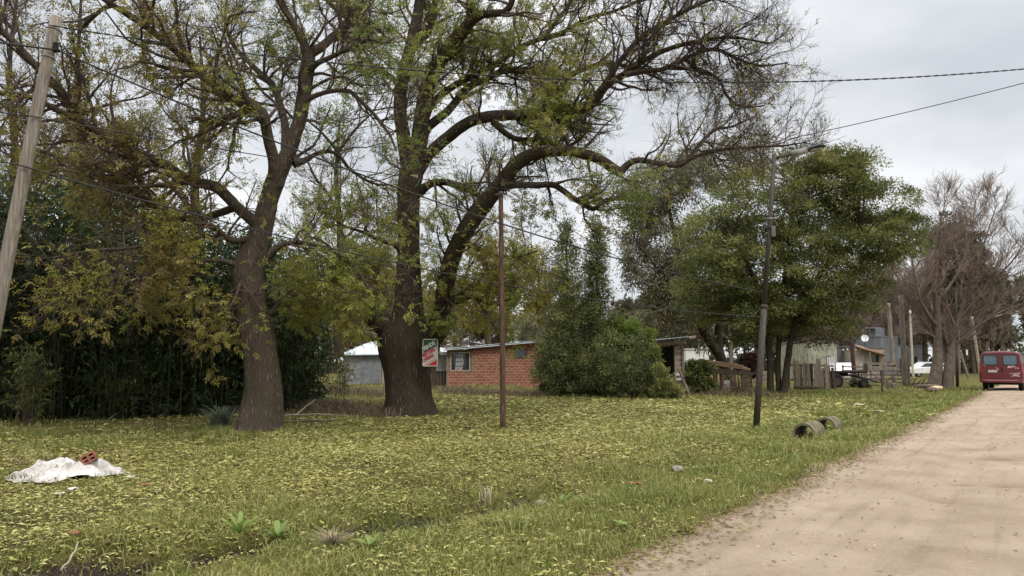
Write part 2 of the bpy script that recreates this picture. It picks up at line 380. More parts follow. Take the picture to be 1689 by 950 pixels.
# ------------------------------------------------------------------ dirt road
ss = axis([(-14, -6, .5), (-6, 14, .09), (14, 40, .25), (40, 160, 1.5)])
uu = np.concatenate([np.linspace(0, 1, 70)])
S_, U_ = np.meshgrid(ss, uu)
edge = .12+.55*(fbm(S_*.55, S_*0, 3, 21)-.5)+.22*(fbm(S_*3.1, S_*0, 2, 22)-.5)
U = edge*(1-U_)+(-6.9)*U_
Xr = E0[0]+U*NL[0]+S_*RD[0]; Yr = E0[1]+U*NL[1]+S_*RD[1]
d_ = edge-U
Zr = hgt0(Xr, Yr)+.006+.07*(1-((U+3.4)/3.5)**2)*smooth(0, .8, d_)
Zr += .012*(fbm(Xr*2.2, Yr*2.2, 3, 31)-.5)*smooth(0, .3, d_)
Zr -= (.035*np.exp(-((U+1.6+.12*np.sin(S_*.4))/.28)**2)+.035*np.exp(-((U+3.3+.12*np.sin(S_*.4))/.28)**2))*(.5+fbm(S_*.5, U*.5, 2, 77))
Zr += .014*(fbm(Xr*5, Yr*5, 2, 33)-.5)*smooth(0, .3, d_)
soil = np.zeros_like(Zr)
for (px, py, w, dp) in ((1555, 826, .28, .05), (1590, 800, .25, .04), (1660, 806, .32, .05), (1440, 760, .3, .03), (1655, 762, .4, .035)):
    c = gnd(px, py)
    rr2 = ((Xr-c[0])**2+(Yr-c[1])**2)/w**2
    Zr -= dp*np.exp(-rr2)*(.4+1.2*fbm(Xr*6, Yr*6, 2, 8)); soil = np.maximum(soil, np.exp(-rr2*1.6)*.6)
tint = np.clip(np.exp(-np.clip(d_, 0, 9)/.16)*1.0+soil, 0, 1)
nu, ns = Xr.shape; idx = np.arange(nu*ns).reshape(nu, ns)
q = np.stack([idx[:-1, :-1], idx[1:, :-1], idx[1:, 1:], idx[:-1, 1:]], -1).reshape(-1, 4)
rm = MB(); rm.add(np.stack([Xr, Yr, Zr], -1).reshape(-1, 3), q, tint=tint.ravel())
def road_zs(x, y):
    u, s = road_us(x, y)
    return np.where(u > 0, hgt(x, y), hgt0(x, y)+.006+.07*(1-((u+3.4)/3.5)**2)*smooth(0, .8, -u))
def road_z(x, y):
    u, s = road_us(x, y)
    return H(x, y) if u > 0 else float(hgt0(np.array([x]), np.array([y]))[0])+.006+.07*(1-((u+3.4)/3.5)**2)*float(smooth(0, .8, -u))
m, nt, b, N, L = newmat("packed sand")
co = objco(nt)
n1 = node(nt, "ShaderNodeTexNoise", Scale=.9, Detail=8, Roughness=.62); L.new(co, n1.inputs["Vector"])
r = ramp(nt, [(.3, (.265, .20, .145)), (.5, (.337, .262, .192)), (.7, (.40, .318, .24))]); L.new(n1.outputs["Fac"], r.inputs["Fac"])
n2 = node(nt, "ShaderNodeTexNoise", Scale=30, Detail=8, Roughness=.85); L.new(co, n2.inputs["Vector"])
r2 = ramp(nt, [(.30, (.42, .39, .37)), (.44, (.90, .89, .87)), (.58, (1.0, 1.0, 1.0)), (.72, (1.25, 1.24, 1.22))]); L.new(n2.outputs["Fac"], r2.inputs["Fac"])
mm = node(nt, "ShaderNodeMixRGB", blend_type='MULTIPLY'); mm.inputs[0].default_value = .8; L.new(r.outputs["Color"], mm.inputs[1]); L.new(r2.outputs["Color"], mm.inputs[2])
# wheel-worn streaks along the road
mp0 = node(nt, "ShaderNodeMapping"); mp = node(nt, "ShaderNodeMapping"); tcn = node(nt, "ShaderNodeTexCoord"); L.new(tcn.outputs["Object"], mp0.inputs["Vector"]); L.new(mp0.outputs[0], mp.inputs["Vector"])
mp0.inputs["Rotation"].default_value = (0, 0, math.atan2(RD[0], RD[1])); mp.inputs["Scale"].default_value = (3.2, .22, 1)
n3 = node(nt, "ShaderNodeTexNoise", Scale=1.2, Detail=6, Roughness=.6); L.new(mp.outputs[0], n3.inputs["Vector"])
r3 = ramp(nt, [(.33, (.76, .74, .71)), (.47, (1, 1, 1)), (.7, (1.12, 1.11, 1.10))]); L.new(n3.outputs["Fac"], r3.inputs["Fac"])
m4 = node(nt, "ShaderNodeMixRGB", blend_type='MULTIPLY'); m4.inputs[0].default_value = .7; L.new(mm.outputs[0], m4.inputs[1]); L.new(r3.outputs["Color"], m4.inputs[2])
a_ = node(nt, "ShaderNodeAttribute", attribute_name="tint"); m5 = node(nt, "ShaderNodeMixRGB"); L.new(a_.outputs["Fac"], m5.inputs[0]); L.new(m4.outputs[0], m5.inputs[1]); m5.inputs[2].default_value = (.19, .13, .085, 1)
L.new(m5.outputs[0], b.inputs["Base Color"]); b.inputs["Roughness"].default_value = 1; b.inputs["Specular IOR Level"].default_value = .08
bp = node(nt, "ShaderNodeBump", Strength=.9, Distance=.02); L.new(n2.outputs["Fac"], bp.inputs["Height"])
bp2 = node(nt, "ShaderNodeBump", Strength=.35, Distance=.015); L.new(n3.outputs["Fac"], bp2.inputs["Height"]); L.new(bp.outputs["Normal"], bp2.inputs["Normal"]); L.new(bp2.outputs["Normal"], b.inputs["Normal"])
tag(rm.build("road", m, smooth=True), kind="structure")

# ------------------------------------------------------------------ ground cover
rng = np.random.default_rng(11)
def scatter(n, r0, r1, power, a0=-52, a1=46, seed=0):
    """points on the verge: thinner with distance"""
    g = np.random.default_rng(seed)
    t = g.random(n)
    if abs(power-1) < 1e-6: r = r0*(r1/r0)**t
    else: r = (r0**(1-power)+t*(r1**(1-power)-r0**(1-power)))**(1/(1-power))
    a = np.radians(a0+(a1-a0)*g.random(n))
    return r*np.sin(a), r*np.cos(a), r, g
OBST = []                                       # (x, y, radius) where nothing grows
def clear(x, y):
    k = np.ones(len(x), bool)
    for ox, oy, rr in OBST: k &= (x-ox)**2+(y-oy)**2 > rr*rr
    return k
def soil_front(x, y):
    k = np.zeros(len(x)); r = np.hypot(x, y)
    for dd in (0, .22, .44):
        X_, Y_ = x*(1+dd/r), y*(1+dd/r)
        for qx, qy, qw in SOIL: k = np.maximum(k, np.exp(-((X_-qx)**2+(Y_-qy)**2)/(qw*.8)**2))
    return smooth(.2, .5, k)
GRASS = M_leaf("grass blades", [(0, (.085, .125, .026)), (.28, (.165, .205, .045)), (.5, (.27, .28, .078)), (.75, (.39, .35, .135)), (1, (.52, .44, .25))], .35, .5, .3)
LITTER = M_leaf("fallen leaf", [(0, (.11, .07, .03)), (.2, (.215, .165, .055)), (.42, (.325, .305, .085)), (.7, (.40, .385, .12)), (1, (.47, .45, .185))], .2, .55, .3)
def blades(mb, x, y, hh, w, lean, tint, g):
    M = len(x); a = g.random(M)*6.283; z = hgt(x, y)-.01
    base = np.stack([x, y, z], 1); sd_ = np.stack([np.cos(a), np.sin(a), 0*a], 1)
    b2 = g.random(M)*6.283; ld = np.stack([np.cos(b2), np.sin(b2), 0*b2], 1)*(lean*hh)[:, None]
    up = np.zeros((M, 3)); up[:, 2] = hh
    p0 = base-sd_*w[:, None]*.5; p1 = base+sd_*w[:, None]*.5
    mid = base+up*.6+ld*.35; p2 = mid+sd_*w[:, None]*.38; p3 = mid-sd_*w[:, None]*.38
    tip = base+up*(1-.25*lean)[:, None]+ld
    v = np.stack([p0, p1, p2, p3, tip], 1).reshape(-1, 3)
    k = np.arange(M)*5
    mb.add(v, np.stack([k, k+1, k+2, k+3], 1), np.stack([k+3, k+2, k+4], 1), tint=np.repeat(tint, 5))
def build_cover():
    # short turf
    mb = MB()
    for n, r0, r1, pw, seed in ((150000, 4.6, 20, 1.0, 1), (80000, 14, 60, 1.15, 2)):
        x, y, r, g = scatter(n, r0, r1, pw, seed=seed)
        u, s = road_us(x, y)
        lit = fbm(x*.5, y*.5, 3, 40)
        dens = smooth(-.25, .45, u-.3*(fbm(s*1.3, s*0, 2, 3)-.5)+.0)*(1-.85*smooth(.3, .7, ditch(x, y)))
        litz = smooth(uc_off(s)+.6, uc_off(s)+2.6, u)*(1-smooth(21, 30, r))      # leaf covered lawn: less grass shows
        dens = dens*(1-.7*litz)*(.35+.9*smooth(.32, .55, fbm(x*.8, y*.8, 3, 41)))
        keep = (g.random(n) < dens*(1-.9*soil_front(x, y))) & clear(x, y)
        x, y, r, u, s = x[keep], y[keep], r[keep], u[keep], s[keep]
        M = len(x); far = np.clip(r/9, .8, 6)
        hh = (.035+.06*g.random(M)+.05*smooth(.45, .7, fbm(x*.9, y*.9, 2, 44)))*np.clip(far, .9, 1.6)
        w = (.006+.006*g.random(M))*np.clip(far, 1, 5)
        tint = np.clip(.55*fbm(x*.7, y*.7, 3, 45)+.14+.55*(g.random(M)-.38), 0, 1)
        blades(mb, x, y, hh, w, .3+.7*g.random(M), tint, g)
    tag(mb.build("grass", GRASS), "short patchy green grass along the verge and lawn", "grass", kind="stuff")
    # taller tufts along ditch and roadside
    mb = MB()
    g = np.random.default_rng(5)
    s = -9+g.random(3000)**1.25*45; uc = ditch_c(s)
    off = np.where(g.random(3000) < .62, -.95+.62*g.normal(size=3000), .45*g.normal(size=3000)+.5)
    u = uc+off; ok = (u > .25) & (fbm(s*.7, u*1.2, 3, 70) > .43); s, u = s[ok], u[ok]
    cx = E0[0]+u*NL[0]+s*RD[0]; cy = E0[1]+u*NL[1]+s*RD[1]
    k = 26; n = len(cx)
    sp_ = .09+.06*g.random(n)
    x = np.repeat(cx, k)+g.normal(size=n*k)*np.repeat(sp_, k); y = np.repeat(cy, k)+g.normal(size=n*k)*np.repeat(sp_, k)
    r = np.hypot(x, y); ok = (y > 3.2) & clear(x, y) & (g.random(len(x)) > .93*soil_front(x, y)); x, y, r = x[ok], y[ok], r[ok]
    th = np.repeat(.06+.13*g.random(n)**1.5, k)[ok]; tt = np.repeat(.08+.45*g.random(n), k)[ok]
    M = len(x)
    blades(mb, x, y, th*(.6+.7*g.random(M)), (.006+.006*g.random(M))*np.clip(r/10, 1, 3), .4+.8*g.random(M), np.clip(tt+.05+.6*(g.random(M)-.4), 0, 1), g)
    tag(mb.build("tall_grass", GRASS), "longer green grass tufts along the ditch beside the dirt road", "grass", kind="stuff")
    # leaf litter
    mb = MB()
    for n, r0, r1, pw, seed, sc in ((300000, 5, 16, .8, 7, .82), (230000, 12, 34, .7, 8, 1.05)):
        x, y, r, g = scatter(n, r0, r1, pw, seed=seed)
        u, s = road_us(x, y)
        dn = (.35+.65*smooth(6.5, 9.5, y))*smooth(uc_off(s)-.6, uc_off(s)+2.2, u)*(1-.75*smooth(23, 33, y+.25*x))*(1-.75*smooth(-8, -13, x-.25*y+3))
        dn = dn*(.34+.9*smooth(.36, .6, fbm(x*.6, y*.6, 4, 61)))+.13*smooth(-.3, .3, u)*smooth(.35, .6, fbm(x*1.1, y*1.1, 3, 63))
        dn = dn*(1-.85*smooth(.25, .6, ditch(x, y)))
        keep = (g.random(n) < dn) & clear(x, y); x, y, r = x[keep], y[keep], r[keep]
        kp = g.random(len(x)) > .88*smooth(13.0, 16.5, y)*smooth(-4.2, -6.2, x); x, y, r = x[kp], y[kp], r[kp]
        M = len(x); a = g.random(M)*6.283
        D = np.stack([np.cos(a), np.sin(a), .55*(g.random(M)-.4)], 1); Nn = np.stack([.9*(g.random(M)-.5), .9*(g.random(M)-.5), np.ones(M)], 1)
        z = hgt(x, y)+.004+.045*g.random(M)**1.5
        L_ = (.04+.10*g.random(M)**1.7)*sc*np.clip(r/14, .85, 1.9); br = fbm(x*.4, y*.4, 2, 66)
        mb.leaves(np.stack([x, y, z], 1), D, Nn, L_, L_*(.26+.16*g.random(M)), np.clip(np.where(g.random(M) < .16, .22*g.random(M), .12+.9*g.random(M)**.85)-.7*(br-.5)-.25*smooth(24, 32, y), 0, 1))
    tag(mb.build("fallen_leaves", LITTER), "yellow green fallen leaves carpeting the lawn under the trees", "leaves", kind="stuff")
    # dry leaf crumbs at the edge of the road
    mb = MB(); g = np.random.default_rng(9); n = 8000
    s = -6+g.random(n)**1.4*42; u = np.where(g.random(n) < .8, -np.abs(g.normal(size=n))*.28+.15, -g.random(n)*5.5)
    kp = (u > -.6) | (g.random(n) < .45); s, u = s[kp], u[kp]; n = len(s)
    x = E0[0]+u*NL[0]+s*RD[0]; y = E0[1]+u*NL[1]+s*RD[1]
    z = road_zs(x, y)+.012
    a = g.random(n)*6.283
    mb.leaves(np.stack([x, y, z], 1), np.stack([np.cos(a), np.sin(a), .25*g.random(n)], 1), np.stack([.6*(g.random(n)-.5), .6*(g.random(n)-.5), np.ones(n)], 1), .03+.055*g.random(n), .012+.015*g.random(n), np.clip(.30*g.random(n)+.12*(g.random(n) > .8), 0, 1))
    tag(mb.build("leaf_debris", LITTER), "dry brown leaf crumbs scattered on the edge of the dirt road", "leaves", kind="stuff")
    # loose grit and small stones on the road
    mb = MB(); g = np.random.default_rng(19); n = 16000
    s = -6+g.random(n)**1.6*40; u = -6.5*g.random(n)**1.2+.05
    x = E0[0]+u*NL[0]+s*RD[0]; y = E0[1]+u*NL[1]+s*RD[1]; ok = (np.hypot(x, y) > 3.5)
    ok &= g.random(n) < .25+.9*smooth(.4, .65, fbm(x*.8, y*.8, 3, 51)); x, y = x[ok], y[ok]; n = len(x)
    z = road_zs(x, y)
    r = .004+.013*g.random(n)**3.5
    o8 = np.array([(1, 0, 0), (0, 1, 0), (-1, 0, 0), (0, -1, 0), (0, 0, .75), (0, 0, -.5)])
    a = g.random(n)*6.283; ca, sa = np.cos(a), np.sin(a)
    v = o8[None]*(r[:, None]*(.7+.6*g.random((n, 6))))[..., None]; v = np.stack([v[..., 0]*ca[:, None]-v[..., 1]*sa[:, None], v[..., 0]*sa[:, None]+v[..., 1]*ca[:, None], v[..., 2]], -1)+np.stack([x, y, z+.002], 1)[:, None]
    T = np.array([(0, 1, 4), (1, 2, 4), (2, 3, 4), (3, 0, 4), (1, 0, 5), (2, 1, 5), (3, 2, 5), (0, 3, 5)])
    mb.add(v.reshape(-1, 3), None, (T[None]+6*np.arange(n)[:, None, None]).reshape(-1, 3), tint=np.repeat(g.random(n), 6))
    tag(mb.build("gravel", M_leaf("grit", [(0, (.16, .125, .09)), (.5, (.30, .235, .175)), (1, (.46, .38, .30))], 0)), "loose grit and small stones on the dirt road", "gravel", kind="stuff")
    # grass standing round trunks and pole feet
    mb = MB(); g = np.random.default_rng(29)
    for ox, oy, rr in OBST[:6]:
        n = int(900*rr+160); a = g.random(n)*6.283; d = rr*(.86+.2*np.abs(g.normal(size=n)))+.02
        x = ox+np.cos(a)*d; y = oy+np.sin(a)*d
        blades(mb, x, y, .05+.16*g.random(n)**2, np.full(n, .014), .3+.8*g.random(n), np.clip(.35+.25*g.normal(size=n), 0, 1), g)
    tag(mb.build("trunk_grass", GRASS), "taller grass left standing round the tree trunks and pole feet", "grass", kind="stuff")
def uc_off(s): return ditch_c(s)
# ------------------------------------------------------------------ tree growing
def catmull(P, n):
    P = np.asarray(P, float)
    Q = np.vstack([2*P[0]-P[1], P, 2*P[-1]-P[-2]])
    t = np.linspace(0, len(P)-1-1e-6, n); i = t.astype(int); f = (t-i)[:, None]
    a, b, c, d = Q[i], Q[i+1], Q[i+2], Q[i+3]
    return .5*(2*b+(c-a)*f+(2*a-5*b+4*c-d)*f**2+(3*b-a-3*c+d)*f**3)
def unit(v): return v/(np.linalg.norm(v, axis=-1, keepdims=True)+1e-9)
def grow(g, P, R, K, t0, t1, ang, length, rad, N=5, wob=.35, trop=(0, 0, .1), fall=.5, up_bias=0.0):
    """children along parents. K: children per parent (array or int); length/ang = (lo, hi); rad = (ratio of local radius, min, max)"""
    M = P.shape[0]; n = P.shape[1]
    K = np.broadcast_to(np.asarray(K), (M,)); idx = np.repeat(np.arange(M), K); n_ = len(idx)
    if n_ == 0: return np.zeros((0, N, 3)), np.zeros((0, N))
    t = t0+(t1-t0)*g.random(n_); f = t*(n-1); i = np.clip(f.astype(int), 0, n-2); w = (f-i)[:, None]
    p0 = P[idx, i]*(1-w)+P[idx, i+1]*w; tg = unit(P[idx, i+1]-P[idx, i]); r0 = R[idx, i]*(1-w[:, 0])+R[idx, i+1]*w[:, 0]
    rnd = unit(g.normal(size=(n_, 3))+np.array((0, 0, up_bias))); perp = unit(rnd-np.sum(rnd*tg, 1, keepdims=True)*tg)
    a = np.radians(ang[0]+(ang[1]-ang[0])*g.random(n_))[:, None]
    d = tg*np.cos(a)+perp*np.sin(a)
    ln = (length[0]+(length[1]-length[0])*g.random(n_))*(1-fall*t)
    out = np.empty((n_, N, 3)); out[:, 0] = p0
    for k in range(1, N):
        d = unit(d+wob*g.normal(size=(n_, 3))/math.sqrt(N)+np.array(trop)/math.sqrt(N))
        out[:, k] = out[:, k-1]+d*(ln/(N-1))[:, None]
    rr = np.clip(r0*rad[0], rad[1], rad[2])[:, None]*np.linspace(1, .3, N)[None]
    return out, rr
def along(g, P, t0, t1, per):
    M, n = P.shape[:2]; idx = np.repeat(np.arange(M), per); t = t0+(t1-t0)*g.random(len(idx)); f = t*(n-1); i = np.clip(f.astype(int), 0, n-2); w = (f-i)[:, None]
    return P[idx, i]*(1-w)+P[idx, i+1]*w, unit(P[idx, i+1]-P[idx, i]), idx
def pinnate(mb, g, C, A, k, ln, L, Wd, tint, droop=.35):
    """compound leaves: k leaflets either side of a stalk that starts at C and runs along A"""
    M = len(C)
    A = unit(A+np.array((0, 0, -droop))+.35*g.normal(size=(M, 3)))
    side = unit(np.cross(A, np.array((0, 0, 1.))+.5*g.normal(size=(M, 3)))); Nn = np.cross(side, A)
    for j in range(k):
        s = 1 if j % 2 else -1
        f = (j+1)/k
        last = j == k-1
        D = A if last else unit(A*.55+side*s*.85+Nn*.25*g.normal(size=(M, 1))+np.array((0, 0, -.25)))
        mb.leaves(C+A*ln*f, D, Nn+.35*g.normal(size=(M, 3)), L*(.75+.5*g.random(M)), Wd*(.8+.4*g.random(M)), np.clip(tint+.08*g.normal(size=M), 0, 1))
def resample(P, R, n):
    s = np.concatenate([[0], np.cumsum(np.linalg.norm(np.diff(P, axis=0), axis=1))]); t = np.linspace(0, s[-1], n)
    return np.stack([np.interp(t, s, P[:, k]) for k in range(3)], 1), np.interp(t, s, R), s[-1]
def knobble(v0, P, amp, g, ph):
    return v0
def limb_mesh(mb, P, R, S, rough, g, flare=None):
    """a trunk or limb as one tube with ridges and knots"""
    n = len(P)
    T = unit(np.gradient(P, axis=0)); ref = np.array((0, 1., 0)) if abs(T[0][1]) < .9 else np.array((1., 0, 0))
    U = unit(ref-np.dot(ref, T[0])*T[0]); a = np.arange(S)*2*np.pi/S
    rows = []; k1, k2, k3 = g.random(3)*6
    d = np.concatenate([[0], np.cumsum(np.linalg.norm(np.diff(P, axis=0), axis=1))])
    for i in range(n):
        U = unit(U-np.dot(U, T[i])*T[i]); V = np.cross(T[i], U)
        rad = R[i]*(1+rough*(.45*np.sin(3*a+k1+.5*d[i])+.35*np.sin(5*a+k2-1.1*d[i])+.4*np.sin(9*a+k3+.8*d[i])*.6+1.1*(vnoise(a*2.2+k1*7, a*0+d[i]*2.6/ max(.25, R[i]*3))-.5)))
        if flare is not None: rad = rad*flare(i, a, d[i])
        rows.append(P[i]+rad[:, None]*(np.cos(a)[:, None]*U+np.sin(a)[:, None]*V))
    v = np.array(rows).reshape(-1, 3); idx = np.arange(n*S).reshape(n, S); A = idx[:-1]; B = idx[1:]
    q = np.stack([A, np.roll(A, -1, 1), np.roll(B, -1, 1), B], -1).reshape(-1, 4)
    mb.add(v, q)
def px_limb(pts, Y0, Y1=None):
    """pixel polyline with pixel radii -> world polyline whose depth runs Y0..Y1"""
    Y1 = Y0 if Y1 is None else Y1
    P = np.array([(p[0], p[1]) for p in pts], float); s = np.concatenate([[0], np.cumsum(np.hypot(*np.diff(P, axis=0).T))]); s /= s[-1]
    Ys = Y0+(Y1-Y0)*s**.9
    W = np.array([at(p[0], p[1], yy) for p, yy in zip(pts, Ys)]); R = np.array([p[2]*yy/F for p, yy in zip(pts, Ys)])
    n = max(10, 6*len(pts))
    Pc = catmull(W, n); Rc = np.interp(np.linspace(0, len(R)-1, n), np.arange(len(R)), R)
    return Pc, Rc

def old_tree(name, base, label, cat, trunk, limbs, bark, leafmat, seed, dens, leafp, flare_amp, leaf_tint, k2=7, k3=5, lk=2, len1=(1.0, 2.4), extra={}):
    g = np.random.default_rng(seed)
    root = empty(name, base, label, cat); o = np.array(base)
    P, R = px_limb(*trunk); P, R, ln = resample(P, R, 60)
    P = P-o
    mb = MB()
    ph = g.random(4)*6.28
    def flare(i, a, d):
        f = math.exp(-d/.42)
        return 1+flare_amp*f*(.55+.5*np.sin(4*a+ph[0])+.3*np.sin(7*a+ph[1]))+.05*math.exp(-((d-.75)/.25)**2)*np.sin(2*a+ph[2])
    limb_mesh(mb, P, R, 40, .085, g, flare)
    mb.build("trunk", bark, root, True)
    LP, LR, LL = [P[30:]], [R[30:]], [ln*.5]
    LP[0], LR[0], _ = resample(P[34:], R[34:], 24)
    for pts, Y0, Y1 in limbs:
        p, r = px_limb(pts, Y0, Y1); p = p-o
        nn = max(14, int(np.sum(np.linalg.norm(np.diff(p, axis=0), axis=1))/.11))
        p2, r2, l2 = resample(p, r, nn)
        # small crooks
        p2 = p2+.03*np.cumsum(g.normal(size=p2.shape), 0)/math.sqrt(nn)*np.linspace(0, 1, nn)[:, None]
        m2 = MB(); limb_mesh(m2, p2, r2, 12, .1, g); m2.build("limb", bark, root, True)
        a, b, _ = resample(p2, r2, 24); LP.append(a); LR.append(b); LL.append(l2)
    LP = np.array(LP); LR = np.array(LR); LL = np.array(LL)
    K1 = np.ceil(LL*dens).astype(int); K1[0] = int(K1[0]*.5)
    for i_, f_ in extra.items(): K1[i_+1] = int(K1[i_+1]*f_)
    P1, R1 = grow(g, LP, LR, K1, .18, 1.0, (35, 75), len1, (.5, .012, .05), 8, .5, (0, 0, .12), .35)
    P2, R2 = grow(g, P1, R1, k2, .15, 1.0, (25, 65), (.45, 1.15), (.55, .006, .011), 6, .45, (0, 0, .12), .4)
    P3, R3 = grow(g, P2, R2, k3, .15, 1.0, (25, 60), (.22, .55), (.6, .0036, .0062), 4, .35, (0, 0, .25), .3)
    mb = MB(); mb.tubes(P1, R1, 5); mb.tubes(P2, R2, 3); mb.tubes(P3, R3, 3)
    mb.build("twigs", TWIG, root)
    C, A, idx = along(g, P3, .2, 1, lk); C2, A2, i2 = along(g, P2, .3, 1, 2)
    C = np.vstack([C, C2]); A = np.vstack([A, A2])
    pr = leafp(C+o)
    pr = pr*smooth(.30, .62, fbm(C[:, 0]*.9+C[:, 1]*.5, C[:, 2]*.9+C[:, 1]*.3, 3, seed))*1.5
    kp = g.random(len(C)) < pr; C, A = C[kp], A[kp]
    mb = MB(); tt = leaf_tint(C+o, g)
    pinnate(mb, g, C, A, 7, .17, .095, .034, tt)
    mb.build("foliage", leafmat, root)
    print(name, "twigs", len(P1), len(P2), len(P3), "leaf sprays", len(C))
    return root

ASH = M_leaf("autumn leaf", [(0, (.11, .072, .036)), (.22, (.185, .14, .052)), (.42, (.295, .25, .06)), (.62, (.29, .30, .068)), (.82, (.205, .255, .06)), (1, (.115, .17, .043))], .42, .55, .3)

# left tree ----------------------------------------------------------------
YA = 16.9
T1trunk = ([(428, 722, 36.7), (428, 706, 36.2), (432, 676, 32.0), (435, 640, 29.1), (431, 597, 28.2), (424, 553, 27.7), (416, 508, 24.4), (412, 475, 24.4), (411, 442, 26.3), (424, 404, 21.6), (433, 374, 17.9), (444, 328, 15.0), (453, 300, 16.0), (462, 280, 14.6), (475, 252, 12.7), (486, 222, 11.3), (495, 192, 11.3), (502, 150, 11.8), (507, 112, 12.2), (510, 84, 10.3)], YA, YA)
T1 = [
 ([(455, 305, 15), (452, 268, 10), (441, 225, 9), (434, 190, 9), (418, 176, 8.5), (399, 172, 8), (375, 156, 7.5), (354, 141, 7), (303, 96, 6), (253, 53, 5.5), (202, 20, 5), (172, 0, 4.5), (110, -50, 3.5), (30, -90, 2)], YA, YA-3.0),
 ([(472, 250, 9), (470, 205, 6.5), (458, 160, 6), (448, 138, 5.5), (430, 122, 5), (404, 96, 4), (382, 70, 3), (372, 30, 2.5), (378, -30, 1.5)], YA, YA+2.2),
 ([(434, 385, 13), (420, 366, 10), (394, 344, 9), (372, 322, 9), (354, 308, 9), (313, 298, 8), (273, 273, 7.5), (232, 253, 7), (177, 227, 7), (126, 197, 7), (101, 157, 6.5), (61, 116, 6.5), (20, 72, 5.5), (-30, 30, 5), (-110, -30, 3)], YA, YA-2.2),
 ([(390, 341, 7), (360, 352, 6), (323, 361, 5.5), (278, 354, 5.5), (237, 328, 5.5), (202, 298, 5), (162, 273, 4.5), (110, 262, 4), (40, 240, 3), (-40, 228, 2)], YA, YA+1.4),
 ([(126, 197, 6), (95, 182, 5), (70, 168, 4.5), (30, 155, 4), (-30, 150, 3), (-120, 120, 2)], YA-1.7, YA-3.2),
 ([(508, 100, 9), (500, 70, 7), (484, 40, 6), (470, 15, 5), (452, -30, 4.5), (425, -90, 3), (390, -160, 2)], YA, YA-1.2),
 ([(510, 90, 9), (530, 78, 7.5), (548, 62, 7), (570, 42, 6.5), (577, 20, 6), (572, -10, 5), (590, -70, 3.5), (620, -130, 2)], YA, YA+1.5),
 ([(574, 30, 5), (556, 16, 4), (538, -2, 4), (510, -40, 3), (480, -90, 2)], YA+.9, YA+.3),
 ([(506, 118, 8), (524, 104, 5), (546, 94, 4), (568, 84, 3.5), (590, 72, 3), (608, 66, 2.5), (630, 72, 1.6)], YA, YA-1.6),
 ([(495, 178, 7), (510, 163, 5), (528, 155, 4), (550, 150, 3.8), (575, 151, 3.5), (599, 172, 3.2), (620, 195, 3), (640, 222, 2.4), (652, 250, 1.5)], YA, YA-1.0),
 ([(484, 268, 9), (502, 265, 5), (522, 254, 3.6), (546, 250, 3.2), (565, 262, 3), (577, 278, 2.8), (610, 300, 2.3), (640, 306, 1.6)], YA, YA+1.0),
 ([(430, 385, 8), (400, 396, 5.5), (378, 395, 5), (350, 372, 4), (315, 372, 3.5), (270, 392, 3.2), (220, 408, 2.7), (150, 412, 2), (90, 420, 1.4)], YA, YA-2.2),
 ([(412, 455, 8), (392, 438, 5), (362, 430, 4), (322, 432, 3.5), (275, 448, 3), (225, 462, 2.4), (170, 470, 1.8), (110, 486, 1.2)], YA, YA-1.8),
 ([(437, 430, 8), (455, 412, 5), (482, 400, 4), (520, 404, 3.6), (556, 418, 3), (590, 446, 2.4), (610, 480, 1.5)], YA, YA-.8),
 ([(440, 520, 6), (455, 508, 3.5), (470, 486, 2.8), (500, 470, 2.4), (535, 468, 2), (560, 480, 1.2)], YA, YA+.4),
 ([(408, 440, 6), (396, 470, 3), (385, 500, 2), (372, 520, 1.4)], YA, YA-.9),
]
def leafp1(p):
    px, py = to_px(p)
    return np.clip(.15+.26*smooth(330, 460, py)-.05*smooth(260, 0, px), 0, 1)*np.where(py < 0, .5, 1)*(1-.75*np.exp(-((px-420)/50)**2)*smooth(380, 430, py))*(1-.7*smooth(260, 180, px)*smooth(330, 400, py))
def tint1(p, g):
    px, py = to_px(p)
    n = fbm(p[:, 0]*.7, p[:, 2]*.7+p[:, 1]*.4, 3, 17)
    return np.clip(.40+.9*(n-.5)+.24*smooth(280, 460, px)+.10*g.normal(size=len(p))-.05*smooth(260, 60, px), 0, 1)
def to_px(p):
    x = p[:, 0]; y = p[:, 1]; z = p[:, 2]-EYE
    d = y*cp+z*sp; v = -y*sp+z*cp
    return CX+F*x/d, CY-F*v/d
b1 = on(430, 708); OBST.append((b1[0], b1[1]+.1, .62))
old_tree("old_tree", (b1[0], b1[1], H(b1[0], b1[1])-.04), "big old tree with one leaning brown trunk standing left of the for sale sign", "tree",
         T1trunk, T1, BARK, ASH, 3, 4.3, leafp1, .07, tint1, k2=9, k3=6, lk=3, len1=(1.1, 2.9), extra={0: 1.5, 1: 1.3, 2: 1.5, 3: 1.6, 4: 1.4, 5: 1.6, 6: 1.3})

